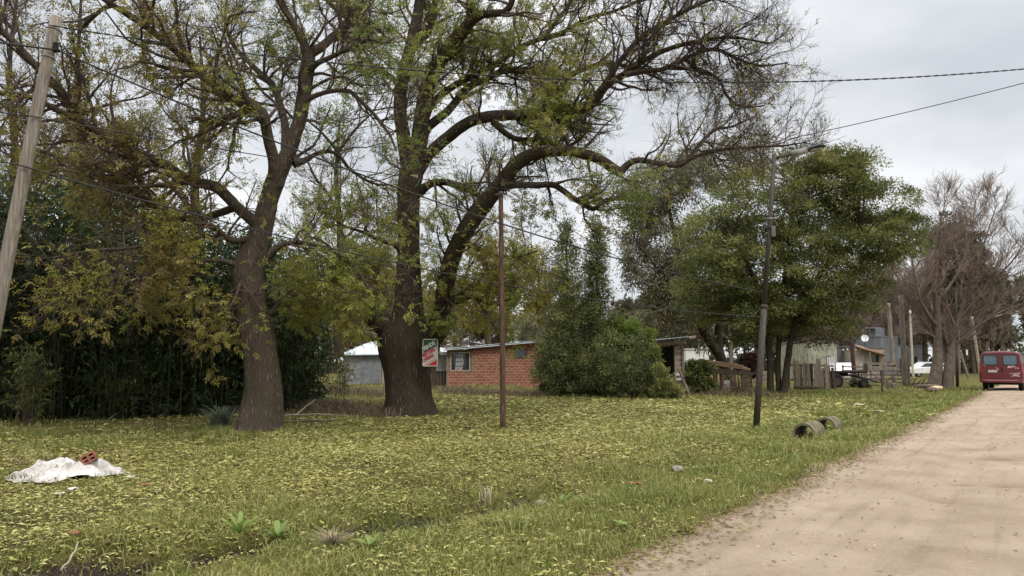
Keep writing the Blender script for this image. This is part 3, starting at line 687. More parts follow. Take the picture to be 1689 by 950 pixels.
# double-stemmed tree --------------------------------------------------------
YB = 22.0
T2trunk = ([(673, 694, 45), (673, 684, 43), (673, 660, 39), (672, 635, 38), (670, 606, 40), (668, 580, 45), (668, 562, 46), (670, 547, 41), (673, 528, 29), (674, 505, 23.5), (674, 460, 20), (674, 398, 18), (674, 340, 18.5), (675, 309, 20), (679, 288, 20), (683, 268, 17)], YB, YB)
T2 = [
 ([(690, 562, 22), (710, 556, 20), (722, 540, 17.5), (729, 510, 16), (735, 470, 14.5), (743, 432, 14), (755, 405, 14), (770, 378, 15), (787, 352, 14.5), (806, 328, 14), (828, 300, 13), (852, 270, 12), (877, 255, 10.5), (905, 251, 9.5), (938, 248, 9), (968, 254, 9), (990, 262, 8.5), (1010, 276, 8.5), (1024, 284, 8)], YB, YB-3.0),
 ([(1024, 283, 7), (1040, 268, 5.5), (1058, 264, 5), (1080, 268, 4.5), (1124, 270, 4), (1150, 240, 3.2), (1177, 212, 2.8), (1205, 205, 2), (1240, 190, 1.2)], YB-3.0, YB-3.6),
 ([(1120, 270, 3.5), (1160, 254, 3), (1200, 246, 2.6), (1248, 243, 2.3), (1292, 241, 1.8), (1330, 236, 1.1)], YB-3.3, YB-3.4),
 ([(660, 560, 20), (645, 548, 14), (630, 540, 13), (616, 528, 12), (604, 512, 9), (594, 492, 5), (580, 462, 4), (560, 430, 3), (535, 402, 2.2), (500, 390, 1.3)], YB, YB-1.5),
 ([(676, 290, 13), (670, 255, 12.5), (665, 221, 12), (660, 185, 11.5), (661, 150, 11), (667, 115, 10.5), (675, 85, 10), (683, 50, 9.5), (690, 20, 9), (692, -20, 8), (680, -80, 6), (660, -150, 4), (640, -220, 2)], YB, YB+1.5),
 ([(684, 280, 15), (690, 245, 14), (693, 212, 13.5), (697, 180, 13), (705, 146, 13), (714, 120, 12.5), (727, 100, 12), (741, 80, 11.5), (757, 60, 11.5), (772, 42, 10.5), (777, 20, 8), (776, -5, 7), (784, -50, 5.5), (800, -120, 3.5), (810, -200, 2)], YB, YB-2.0),
 ([(770, 42, 9), (782, 32, 8), (797, 24, 7), (815, 22, 6.5), (832, 20, 6), (842, 8, 5.5), (848, -8, 5), (880, -50, 4), (930, -90, 2.6), (980, -110, 1.5)], YB-1.6, YB-3.6),
 ([(688, 285, 11), (705, 258, 10), (720, 242, 10), (740, 226, 10), (760, 210, 10), (782, 198, 10), (811, 192, 9.5), (845, 190, 9), (877, 190, 9), (920, 184, 8.5), (955, 179, 9), (978, 170, 8.5), (992, 150, 8), (1006, 136, 7), (1027, 124, 6), (1060, 100, 5), (1100, 80, 4.2), (1150, 66, 3.4), (1210, 60, 2.4), (1270, 70, 1.3)], YB, YB-3.4),
 ([(1027, 124, 5), (1060, 118, 4.5), (1100, 112, 4), (1140, 92, 3.6), (1180, 82, 3.2), (1220, 100, 2.6), (1255, 110, 2), (1300, 104, 1.1)], YB-3.2, YB-2.2),
 ([(990, 150, 5), (1020, 104, 4.4), (1060, 60, 4), (1110, 30, 3.6), (1160, 5, 3), (1210, -10, 2.2), (1270, 0, 1.2)], YB-2.4, YB-3.0),
 ([(1100, 112, 3.5), (1150, 115, 3), (1185, 130, 2.6), (1200, 160, 2.3), (1225, 178, 1.8), (1262, 176, 1)], YB-2.4, YB-2.6),
 ([(693, 240, 10), (703, 214, 8), (718, 200, 7.5), (736, 186, 7), (752, 168, 6.5), (764, 152, 6.5), (780, 140, 6), (798, 132, 5.5), (822, 120, 5.5), (846, 115, 5), (881, 117, 5), (910, 124, 5), (934, 129, 4.8), (950, 120, 4.5), (965, 114, 4.2), (990, 106, 4), (1018, 106, 3.6), (1060, 118, 2.8), (1110, 140, 1.8)], YB, YB+1.6),
 ([(697, 205, 9), (709, 177, 7), (722, 162, 6.5), (736, 150, 6), (756, 138, 6), (776, 128, 5.8), (795, 118, 5.5), (811, 110, 5), (838, 92, 4.8), (864, 75, 4.5), (896, 62, 4.2), (915, 40, 3.8), (935, 15, 3.4), (960, -20, 2.6), (1010, -60, 1.6)], YB, YB+2.6),
 ([(892, 64, 4), (930, 52, 3.6), (970, 30, 3.2), (1010, 20, 2.8), (1060, 0, 2.3), (1110, -30, 1.6)], YB+1.4, YB-.4),
 ([(812, 200, 6), (826, 213, 5), (840, 224, 4.6), (856, 230, 4.4), (881, 230, 4), (905, 236, 3.8), (930, 243, 3.4), (955, 230, 2.6), (975, 205, 1.6)], YB-1.6, YB-.8),
 ([(690, 318, 9), (708, 304, 6.5), (727, 300, 6), (748, 303, 5.5), (767, 309, 5), (788, 318, 4)], YB, YB-.6),
 ([(828, 308, 8), (850, 305, 6), (886, 305, 5.5), (912, 305, 5), (932, 316, 4.8), (947, 328, 4.5), (962, 336, 4.2), (978, 345, 4), (992, 336, 3.4), (1013, 327, 2.6), (1030, 330, 1.6)], YB-2, YB-2.6),
 ([(740, 480, 8), (752, 497, 5.5), (764, 494, 4.2), (778, 490, 3.6), (800, 500, 2.4), (822, 504, 1.4)], YB-.6, YB-1.4),
 ([(660, 150, 6), (648, 128, 4), (630, 118, 3.4), (606, 100, 3), (580, 104, 2.2), (560, 110, 1.2)], YB+1, YB-.8),
 ([(668, 420, 8), (650, 404, 4), (628, 398, 3.2), (600, 384, 2.6), (566, 372, 2), (540, 350, 1.2)], YB, YB-1.4),
 ([(677, 80, 6), (700, 62, 5), (716, 32, 4.4), (722, -10, 3.6), (745, -70, 2.2)], YB+1.1, YB+2.6),
 ([(760, 395, 7), (785, 408, 4), (815, 420, 3.2), (850, 424, 2.4), (885, 415, 1.4)], YB-.9, YB-2.0),
]
def leafp2(p):
    px, py = to_px(p)
    bare = np.maximum(smooth(900, 1040, px)*smooth(330, 200, py), smooth(1060, 1130, px))
    return np.clip((.21+.30*smooth(300, 430, py))*(1-.93*bare)*(1-.75*smooth(505, 545, py)*smooth(530, 560, px)*smooth(650, 630, px))*(1-.7*smooth(870, 900, px)*smooth(335, 365, py))*(1-.8*np.exp(-((px-815+(py-310)*.75)/42)**2)*smooth(240, 270, py)*smooth(480, 420, py)), .0, 1)*np.where(py < 0, .5, 1)
def tint2(p, g):
    px, py = to_px(p)
    n = fbm(p[:, 0]*.7, p[:, 2]*.7+p[:, 1]*.4, 3, 27)
    return np.clip(.60+.85*(n-.5)+.11*g.normal(size=len(p)), 0, 1)
b2 = on(672, 684); OBST.append((b2[0], b2[1]+.2, 1.0))
old_tree("forked_tree", (b2[0], b2[1], H(b2[0], b2[1])-.04), "largest tree, thick forked trunk carrying the for sale sign, bare twigs to the right", "tree",
         T2trunk, T2, BARK2, ASH, 8, 3.7, leafp2, .14, tint2, k2=9, k3=7, lk=3, extra={0: .75, 7: 1.7, 8: 2.1, 9: 2.1, 10: 2.0, 1: 1.5, 2: 1.9, 6: 1.6, 11: 1.4, 12: 1.4, 13: 1.9})
# ------------------------------------------------------------------ dense trees, shrubs and thickets
def ell(px, py, Y, rx, ry, rd=None):
    """ellipsoid seen at (px, py) with pixel radii rx, ry; rd = depth radius in metres"""
    c = at(px, py, Y); k = Y/F
    return (c[0], c[1], c[2], rx*k, rd if rd else (rx*k), ry*k)
def clumps(g, ells, n, shell=.5, wpow=.72):
    E = np.array(ells); vol = E[:, 3]*E[:, 4]*E[:, 5]; w = vol**wpow; pick = g.choice(len(E), n, p=w/w.sum())
    d = unit(g.normal(size=(n, 3))); r = (shell+(1-shell)*g.random(n)**.6)[:, None]
    C = E[pick, :3]+d*r*E[pick, 3:]
    # jitter, outward direction
    return C, unit(d*np.array((1, 1, 1))/1.0)
def leafy(name, label, cat, base, trunks, ells, n, per, cr, leaf, mat, bark, seed, wpow=.72, group=None, tlo=.2, thi=.8, shell=.45, up=.5, droop=0.0, limbs=True, limb_r=.03, flat=.6, kind=None, zmin=.1):
    g = np.random.default_rng(seed)
    base = np.array((base[0], base[1], H(base[0], base[1])-.03))
    root = empty(name, base, label, cat, group, kind=kind)
    C, D = clumps(g, ells, n, shell, wpow)
    kp = C[:, 2] > zmin+base[2]; C, D = C[kp], D[kp]; n = len(C)
    mb = MB(); TP = []
    for pts, rad in trunks:
        P = catmull(np.array(pts)-base, 24); R = np.interp(np.linspace(0, 1, 24), np.linspace(0, 1, len(rad)), rad)
        limb_mesh(mb, P, R, 12, .1, g); TP.append((P, R))
    if limbs:
        allp = np.concatenate([p[6:] for p, r in TP]); sel = g.permutation(n)[:max(8, n//3)]
        A = C[sel]-base
        dd = np.linalg.norm(A[:, None]-allp[None], axis=2)+.6*np.clip(allp[None, :, 2]-A[:, None, 2]+.4, 0, 9)*2
        s = allp[np.argmin(dd, 1)]
        t = np.linspace(0, 1, 7)[None, :, None]
        mid = (s+A)/2+np.array((0, 0, .1))*np.linalg.norm(A-s, axis=1, keepdims=True)+.12*g.normal(size=A.shape)
        Q = s[:, None]*(1-t)**2+2*mid[:, None]*t*(1-t)+A[:, None]*t**2
        ln = np.linalg.norm(A-s, axis=1)
        mb.tubes(Q, (limb_r*np.clip(ln/2, .4, 1.6))[:, None]*np.linspace(1, .2, 7)[None], 5)
    mb.build("trunk", bark, root, True)
    size = cr*(.55+.9*g.random(n)); ct = tlo+(thi-tlo)*g.random(n)
    idx = np.repeat(np.arange(n), per); M = len(idx)
    off = unit(g.normal(size=(M, 3)))*(g.random(M)**.45)[:, None]; off[:, 2] *= flat
    p = C[idx]-base+off*size[idx][:, None]
    dirn = unit(off*.8+D[idx]*.5+np.array((0, 0, up*.3-droop))+.55*g.normal(size=(M, 3)))
    Nn = unit(np.array((0, 0, up))+.6*g.normal(size=(M, 3))+.3*D[idx])
    tint = np.clip(ct[idx]+.16*g.normal(size=M), 0, 1)
    mb = MB(); mb.leaves(p, dirn, Nn, leaf[0]*(.7+.6*g.random(M)), leaf[1]*(.7+.6*g.random(M)), tint)
    mb.build("crown", mat, root)
    return root

ACACIA = M_leaf("acacia leaf", [(0, (.065, .075, .024)), (.35, (.11, .128, .038)), (.65, (.165, .18, .052)), (.88, (.225, .23, .07)), (1, (.29, .28, .09))], .3, .55, .3)
GUM = M_leaf("grey green leaf", [(0, (.085, .082, .042)), (.4, (.165, .155, .08)), (.7, (.24, .22, .115)), (1, (.33, .285, .15))], .3, .5, .35)
DARKGREEN = M_leaf("dark evergreen leaf", [(0, (.04, .05, .02)), (.4, (.085, .10, .036)), (.75, (.15, .17, .06)), (1, (.25, .25, .09))], .25, .6, .25)
BRIGHT = M_leaf("bright leaf", [(0, (.06, .10, .016)), (.5, (.13, .185, .03)), (1, (.24, .28, .05))], .4, .5, .3)
BAMBOO = M_leaf("bamboo leaf", [(0, (.018, .032, .012)), (.4, (.038, .064, .02)), (.75, (.085, .112, .034)), (1, (.15, .17, .055))], .2, .55, .25)
YELLOW = M_leaf("yellowing leaf", [(0, (.12, .10, .035)), (.4, (.22, .19, .05)), (.75, (.32, .27, .07)), (1, (.40, .33, .14))], .4, .6, .2)
DRY = M_leaf("dry weed", [(0, (.075, .055, .035)), (.5, (.16, .12, .075)), (1, (.27, .215, .14))], .2, .8, .1)
FARLEAF = M_leaf("far crown", [(0, (.055, .055, .032)), (.5, (.105, .105, .055)), (1, (.17, .155, .085))], .25, .7, .15)

# evergreen with several trunks behind the lamp post
YC = 36.0
ba = on(1285, 651); OBST.append((ba[0], ba[1], .55))
leafy("evergreen_tree", "broad dense green tree on several slim trunks behind the near lamp post", "tree", ba,
      [([at(1271, 652, YC), at(1270, 600, YC), at(1262, 520, YC), at(1235, 440, YC-.4), at(1205, 390, YC-.5)], [.17, .15, .12, .09, .04]),
       ([at(1286, 652, YC+.1), at(1283, 600, YC+.1), at(1290, 500, YC+.3), at(1300, 400, YC+.4), at(1310, 300, YC+.3)], [.15, .13, .11, .08, .03]),
       ([at(1292, 652, YC-.2), at(1300, 590, YC-.2), at(1312, 530, YC-.4), at(1360, 440, YC-.8), at(1420, 390, YC-1)], [.17, .15, .13, .09, .03]),
       ([at(1312, 530, YC-.4), at(1345, 480, YC+.5), at(1400, 450, YC+.9), at(1470, 430, YC+1.2)], [.10, .08, .05, .02])],
      [ell(1185, 405, YC, 72, 62, 2.6), ell(1165, 470, YC, 58, 55, 2.2), ell(1265, 330, YC, 95, 62, 3), ell(1375, 300, YC, 80, 50, 2.6), ell(1430, 345, YC, 78, 45, 2.6), ell(1440, 400, YC, 90, 42, 2.6), ell(1355, 400, YC, 95, 62, 3.2), ell(1255, 440, YC, 92, 70, 3), ell(1370, 480, YC, 85, 55, 2.6), ell(1300, 505, YC, 80, 45, 2.4), ell(1225, 525, YC, 60, 42, 2), ell(1360, 540, YC, 52, 26, 1.6), ell(1395, 270, YC, 40, 26, 1.4), ell(1480, 380, YC, 42, 36, 1.4), ell(1330, 265, YC, 45, 22, 1.5)],
      900, 150, .62, (.165, .058), ACACIA, BARK2, 21, tlo=.15, thi=.95, up=.7, flat=.5, shell=.35, wpow=.6)
# grey green tree behind it
YG = 46.0
bg_ = on(1192, 630)
leafy("gum_tree", "tall grey green tree with drooping leaves and a leaning dark trunk behind the timber pile", "tree", (at(1200, 620, YG)[0], YG),
      [([at(1203, 633, YG), at(1190, 590, YG), at(1165, 555, YG), at(1140, 500, YG), at(1120, 420, YG), at(1100, 330, YG), at(1090, 270, YG)], [.34, .30, .26, .20, .16, .10, .04]),
       ([at(1200, 625, YG), at(1185, 560, YG+.5), at(1190, 480, YG+.6), at(1200, 380, YG+.7), at(1215, 280, YG+.6)], [.26, .24, .18, .12, .04]),
       ([at(1140, 500, YG), at(1090, 450, YG-.6), at(1050, 400, YG-1)], [.12, .08, .03])],
      [ell(1070, 330, YG, 55, 62, 2.4), ell(1045, 400, YG, 32, 70, 1.6), ell(1120, 290, YG, 75, 45, 3), ell(1200, 275, YG, 90, 45, 3), ell(1110, 400, YG, 75, 72, 2.6), ell(1085, 460, YG, 62, 55, 2.4), ell(1130, 500, YG, 70, 50, 2.4), ell(1075, 520, YG, 40, 32, 1.5), ell(1180, 440, YG, 80, 100, 3), ell(1150, 545, YG, 40, 25, 1.5), ell(1250, 250, YG, 50, 25, 2)],
      560, 95, .62, (.26, .06), GUM, BARK2, 22, tlo=.1, thi=.85, up=.2, droop=.55, flat=1.1, shell=.3)
# twin slim evergreens by the brick house
YS = 33.0
for k, (px, tops, lab) in enumerate(((934, [(934, 388, 9, 26), (936, 425, 22, 32), (932, 470, 31, 36), (929, 520, 36, 40), (926, 570, 40, 45), (925, 615, 42, 40)], "slim dark evergreen with a pointed top beside the red brick house"),
                                     (984, [(985, 388, 9, 26), (984, 425, 21, 32), (981, 470, 31, 36), (979, 520, 38, 40), (978, 570, 42, 45), (975, 615, 46, 40)], "slim dark evergreen with a pointed top, second from the red brick house"))):
    Yk = YS+.6*k
    leafy("slim_evergreen", lab, "tree", (at(px, 640, Yk)[0], Yk), [([at(px, 645, Yk), at(px+2, 540, Yk), at(px+1, 440, Yk), at(px, 365, Yk)], [.09, .07, .045, .01])],
          [ell(a, b_, Yk, c, d, c*Yk/F) for a, b_, c, d in tops], 300, 70, .38, (.14, .042), DARKGREEN, BARK2, 31+k, group="slim evergreens by the brick house", tlo=.25, thi=.95, wpow=.38, up=.6, flat=1.0, shell=.15, limb_r=.012)
def shrub(name, lab, px, Y, es, n, per, cr, leaf, mat, seed, cat="shrub", **kw):
    x = at(px, 600, Y)[0]
    kw.setdefault('limb_r', .012)
    leafy(name, lab, cat, (x, Y), [([(x, Y, H(x, Y)-.05), (x+.1, Y, .5), (x+.05, Y+.05, 1.1)], [.05, .04, .02])], es, n, per, cr, leaf, mat, BARK2, seed, **kw)
shrub("broad_shrub", "wide dark green shrub hiding the left end of the open shed", 1040, 32, [ell(1030, 590, 32, 58, 52, 1.5), ell(1056, 608, 32, 30, 42, 1.2), ell(1000, 612, 32, 45, 40, 1.3), ell(1050, 632, 32, 62, 22, 1.4), ell(1085, 640, 32, 22, 16, .7)], 190, 95, .34, (.11, .045), DARKGREEN, 41, tlo=.2, thi=.95, up=.5, flat=.8, shell=.5, zmin=.03)
shrub("broad_shrub", "dark green shrub against the right end of the red brick wall", 912, 32.5, [ell(905, 600, 32.5, 26, 50, .9), ell(925, 622, 32.5, 42, 36, 1), ell(960, 628, 32.5, 40, 30, 1)], 130, 95, .32, (.11, .045), DARKGREEN, 42, tlo=.2, thi=.85, up=.5, flat=.8, shell=.5, zmin=.03)
shrub("light_shrub", "bright yellow green shrub top rising behind the wide dark shrub", 1012, 34, [ell(1010, 555, 34, 32, 26, .9), ell(1030, 540, 34, 22, 16, .7), ell(1010, 600, 34, 24, 40, .8)], 90, 90, .28, (.12, .05), BRIGHT, 43, up=.6, flat=.8)
shrub("light_shrub", "small bright bush poking up over the open shed roof", 1073, 31.4, [ell(1074, 551, 31.4, 10, 9, .3), ell(1080, 590, 31.4, 8, 30, .2)], 26, 60, .16, (.10, .04), BRIGHT, 44, tlo=.5, thi=1, flat=.8)
shrub("light_shrub", "light green leafy bush in front of the open shed doorway", 1094, 30.5, [ell(1094, 636, 30.5, 16, 16, .5), ell(1100, 646, 30.5, 24, 9, .5), ell(1090, 612, 30.5, 8, 10, .3)], 60, 90, .22, (.10, .04), ACACIA, 45, tlo=.3, thi=1, flat=.8, zmin=.02)
shrub("leafy_bush", "round green bush between the open shed and the timber pile", 1150, 35.5, [ell(1152, 612, 35.5, 22, 17, .6), ell(1155, 632, 35.5, 26, 12, .6)], 70, 90, .24, (.13, .07), ACACIA, 46, tlo=.1, thi=.8, flat=.8, zmin=.02)
shrub("dry_bush", "brownish scrubby bush in front of the timber pile", 1214, 34.5, [ell(1216, 632, 34.5, 22, 14, .5)], 26, 45, .24, (.07, .03), DRY, 47, tlo=.1, thi=.8, flat=.9, zmin=.02)
shrub("leafy_bush", "low dark leafed plant in front of the farm gate", 1418, 44, [ell(1418, 638, 44, 16, 6, .4)], 16, 60, .2, (.14, .06), DARKGREEN, 48, tlo=.2, thi=.9, zmin=.02)
shrub("leafy_bush", "dark shrub right behind the slim evergreens, half hiding the shed roof", 1045, 40, [ell(1045, 548, 40, 34, 20, 1), ell(1060, 530, 40, 22, 16, .8), ell(870, 545, 44, 22, 30, 1)], 70, 90, .35, (.14, .06), GUM, 49, tlo=.1, thi=.7)

# yellowing trees behind the brick house
Yy = 54.0
for k, (px, es, lab) in enumerate(((800, [ell(800, 440, Yy, 60, 50, 2.4), ell(770, 500, Yy, 52, 52, 2.2), ell(830, 505, Yy, 55, 48, 2.4), ell(845, 420, Yy, 40, 36, 1.8)], "yellowing thin crowned tree behind the brick house roof"),
                                   (640, [ell(650, 440, Yy, 60, 60, 2.6), ell(590, 480, Yy, 70, 60, 2.6), ell(690, 500, Yy, 40, 50, 2.2), ell(560, 530, Yy, 40, 42, 2)], "yellowing thin crowned tree behind the grey shed"),
                                   (880, [ell(885, 470, Yy+5, 42, 60, 2.2), ell(905, 520, Yy+5, 42, 45, 2), ell(870, 540, Yy+5, 36, 30, 2)], "pale yellow bare topped tree left of the slim evergreens"))):
    xx = at(px, 600, es[0][1])[0]; yy = es[0][1]
    leafy("yellow_tree", lab, "tree", (xx, yy), [([(xx, yy, -.1), (xx+.3, yy, 2.5), (xx+.2, yy, 5), (xx+.5, yy, 8)], [.22, .18, .13, .04])], es, 200, 55, .65, (.22, .09), YELLOW, BARK_FAR, 51+k, group="yellowing trees behind the house", tlo=.1, thi=.9, shell=.2, flat=.8, limb_r=.05)

# ---------------------------------------------------------------- bamboo thicket
def bamboo_front(x): return np.interp(x, [-40, -16, -10, -6.8, -5.2], [17.2, 19.0, 20.3, 22.6, 25.5])
def bamboo():
    g = np.random.default_rng(61); n = 1300
    x = -30+g.random(n)*24.6; x = x[x < -6.9]; n = len(x)
    dpt = g.random(n)**1.3*5.5; y = bamboo_front(x)+.5+dpt
    top = np.interp(x, [-30, -12, -8.5, -5.4], [8.2, 7.4, 6.0, 4.6])*(.62+.45*g.random(n))
    z = hgt(x, y)-.05
    N_ = 9; t = np.linspace(0, 1, N_)
    la = g.normal(size=n)*.9; lb = g.normal(size=n)*.8-.45
    P = np.empty((n, N_, 3)); P[:, :, 0] = x[:, None]+la[:, None]*t**2.2; P[:, :, 1] = y[:, None]+lb[:, None]*t**2.2; P[:, :, 2] = z[:, None]+top[:, None]*(t-.13*t**4)
    R = (.014+.012*g.random(n))[:, None]*np.linspace(1, .25, N_)[None]
    root = tag(empty("bamboo_thicket", (-14, 21, 0)), "dark bamboo thicket behind the left tree", "bamboo", kind="stuff")
    o = np.array((-14, 21, 0))
    mb = MB(); mb.tubes(P-o, R, 4); mb.build("culms", M_noise("bamboo culm", [(.3, (.018, .022, .011)), (.7, (.05, .056, .026))], 5, .7, 0), root)
    # side sprays
    Q, QR = grow(g, P-o, R, 14, .02, 1, (40, 85), (.5, 1.3), (.4, .003, .006), 5, .3, (0, 0, -.15), .2)
    front = (Q[:, 0, 1]+o[1])-bamboo_front(Q[:, 0, 0]+o[0]) < 4.2
    Q, QR = Q[front], QR[front]
    mb = MB(); mb.tubes(Q, QR, 3); mb.build("stems", TWIG, root)
    C, A, idx = along(g, Q, .15, 1, 9)
    M = len(C); st = np.clip(.28+.75*(fbm(C[:, 0]*.6, C[:, 2]*.6, 3, 62)-.5)+.06*(C[:, 2]-2), 0, 1)
    D = unit(A*.5+np.array((0, 0, -.45))+.6*g.normal(size=(M, 3)))
    mb = MB(); mb.leaves(C, D, np.array((0, 0, 1.))+.6*g.normal(size=(M, 3)), .15+.13*g.random(M), .034+.022*g.random(M), np.clip(st+.13*g.normal(size=M), 0, 1))
    # denser leaf mass inside and low down
    n2 = 64000; x2 = -30+g.random(n2)*24.6; x2 = x2[x2 < -6.9]; n2 = len(x2); y2 = bamboo_front(x2)+.5+5.2*g.random(n2)**.8
    tp2 = np.interp(x2, [-30, -12, -8.5, -5.4], [7.9, 7.2, 5.7, 4.4]); z2 = .05+tp2*g.random(n2)**1.0*(.75+.4*fbm(x2*.9, y2*.9, 2, 88))
    kp = fbm(x2*.8, z2*.8, 2, 89) > .30; C2 = np.stack([x2, y2, z2], 1)[kp]-o; n2 = len(C2)
    mb.leaves(C2, unit(g.normal(size=(n2, 3))+np.array((0, 0, -.5))), np.array((0, 0, .8))+.7*g.normal(size=(n2, 3)), .24+.16*g.random(n2), .06+.04*g.random(n2), np.clip(.3+.2*g.normal(size=n2), 0, 1))
    mb.build("foliage", BAMBOO, root)
    print("bamboo leaves", M)
bamboo()
def spray_bush(name, lab, x, y, h, n, seed, cat="bamboo", mat=BRIGHT, spread=.5):
    g = np.random.default_rng(seed); z = H(x, y)
    root = empty(name, (x, y, z), lab, cat)
    N_ = 8; t = np.linspace(0, 1, N_)
    P = np.zeros((n, N_, 3)); a = g.random(n)*6.28; s = spread*g.random(n)*h*.5
    P[:, :, 0] = .15*g.normal(size=n)[:, None]+(np.cos(a)*s)[:, None]*t**1.8; P[:, :, 1] = .15*g.normal(size=n)[:, None]+(np.sin(a)*s)[:, None]*t**1.8
    P[:, :, 2] = (h*(.6+.4*g.random(n)))[:, None]*(t-.15*t**3)-.02
    R = np.full((n, 1), .011)*np.linspace(1, .3, N_)[None]
    mb = MB(); mb.tubes(P, R, 4)
    Q, QR = grow(g, P, R, 9, .15, 1, (35, 70), (.25, .6), (.4, .003, .005), 5, .3, (0, 0, -.1), .3); mb.tubes(Q, QR, 3)
    mb.build("stems", TWIG, root)
    C, A, _ = along(g, Q, .2, 1, 9); M = len(C)
    mb = MB(); mb.leaves(C, unit(A*.6+np.array((0, 0, -.35))+.55*g.normal(size=(M, 3))), np.array((0, 0, 1.))+.6*g.normal(size=(M, 3)), .10+.09*g.random(M), .022+.012*g.random(M), np.clip(.45+.2*g.normal(size=M), 0, 1))
    mb.build("foliage", mat, root)
p = on(45, 700); spray_bush("young_bamboo", "pale young bamboo clump leaning at the left edge of the thicket", p[0], p[1], 2.3, 22, 63, mat=ACACIA)
p = on(172, 692); spray_bush("young_bamboo", "short green bamboo shoots in front of the thicket between pole and left tree", p[0], p[1]+.3, 1.5, 16, 64, mat=ACACIA)
p = on(545, 668); spray_bush("thin_sapling", "thin leafy saplings between the two big trees", p[0], p[1]+1.5, 2.4, 9, 65, cat="sapling", mat=ACACIA, spread=.9)

def tussock(name, lab, x, y, h, n, seed, mat, cat, spread=.5, w=.012):
    g = np.random.default_rng(seed); z = H(x, y); root_xy = np.array((x, y, z))
    N_ = 6; t = np.linspace(0, 1, N_)[None]
    a = g.random(n)*6.28; s = (spread*(.15+.85*g.random(n)))*h; hh = h*(.5+.5*g.random(n))
    mb = MB()
    X0 = .12*h*g.normal(size=n); Y0 = .12*h*g.normal(size=n)
    P = np.stack([X0[:, None]+(np.cos(a)*s)[:, None]*t**1.7, Y0[:, None]+(np.sin(a)*s)[:, None]*t**1.7, hh[:, None]*(t-.35*t**2.5)-.02], 2)
    wd = np.stack([-np.sin(a), np.cos(a), 0*a], 1)[:, None]*w*(1-.85*t[..., None])
    v = np.stack([P-wd, P+wd], 2).reshape(-1, 3); idx = np.arange(n*N_*2).reshape(n, N_, 2)
    q = np.stack([idx[:, :-1, 0], idx[:, :-1, 1], idx[:, 1:, 1], idx[:, 1:, 0]], -1).reshape(-1, 4)
    mb.add(v, q, tint=np.repeat(np.clip(.5+.25*g.normal(size=n), 0, 1), N_*2))
    o = mb.build(name, mat, loc=root_xy); tag(o, lab, cat); return o
GREYGRASS = M_leaf("blue grey grass", [(0, (.08, .10, .065)), (1, (.20, .235, .16))], .25, .6)
p = on(358, 705); tussock("grass_tussock", "blue grey tussock of long grass left of the leaning tree trunk", p[0], p[1]+.2, .85, 300, 66, GREYGRASS, "grass", .95, .009)

# ---------------------------------------------------------------- bare trees
def bare_tree(name, base, pts, label, cat, seed, twig, bark, group=None, h_scale=1, k=(14, 9, 6), l1=(1.6, 3.4), rmin=.012, leafmat=None, nleaf=0, trop=.25, l2=(.7, 1.6), l3=(.35, .8)):
    """pts: list of (polyline world, radii) for trunk and limbs"""
    g = np.random.default_rng(seed); base = np.array((base[0], base[1], H(base[0], base[1])-.03))
    root = empty(name, base, label, cat, group)
    mb = MB(); LP = []; LR = []; LL = []
    for P, R in pts:
        P = catmull(np.array(P)-base, 24); R = np.interp(np.linspace(0, 1, 24), np.linspace(0, 1, len(R)), R)
        limb_mesh(mb, P, R, 10, .08, g); LP.append(P); LR.append(R); LL.append(np.linalg.norm(np.diff(P, axis=0), axis=1).sum())
    mb.build("trunk", bark, root, True)
    LP, LR, LL = np.array(LP), np.array(LR), np.array(LL)
    P1, R1 = grow(g, LP, LR, np.ceil(k[0]*LL/LL.mean()).astype(int), .28, 1, (25, 60), l1, (.45, .02, .07), 8, .35, (0, 0, trop), .45)
    P2, R2 = grow(g, P1, R1, k[1], .15, 1, (20, 50), l2, (.5, rmin, .025), 6, .3, (0, 0, trop), .4)
    P3, R3 = grow(g, P2, R2, k[2], .15, 1, (20, 50), l3, (.6, rmin*.7, .012), 4, .25, (0, 0, trop), .3)
    mb = MB(); mb.tubes(P1, R1, 5); mb.tubes(P2, R2, 3); mb.tubes(P3, R3, 3); mb.build("crown", twig, root)
    if nleaf:
        C, A, _ = along(g, P3, .1, 1, nleaf); M = len(C); kp = g.random(M) < smooth(.4, .6, fbm(C[:, 0]*.6, C[:, 2]*.6, 2, seed)); C, A = C[kp], A[kp]; M = len(C)
        mb = MB(); mb.leaves(C, A+.7*g.normal(size=(M, 3)), g.normal(size=(M, 3)), .13, .06, g.random(M)); mb.build("foliage", leafmat, root)
    return root
Yt = 43.0
bt = on(1556, 638)
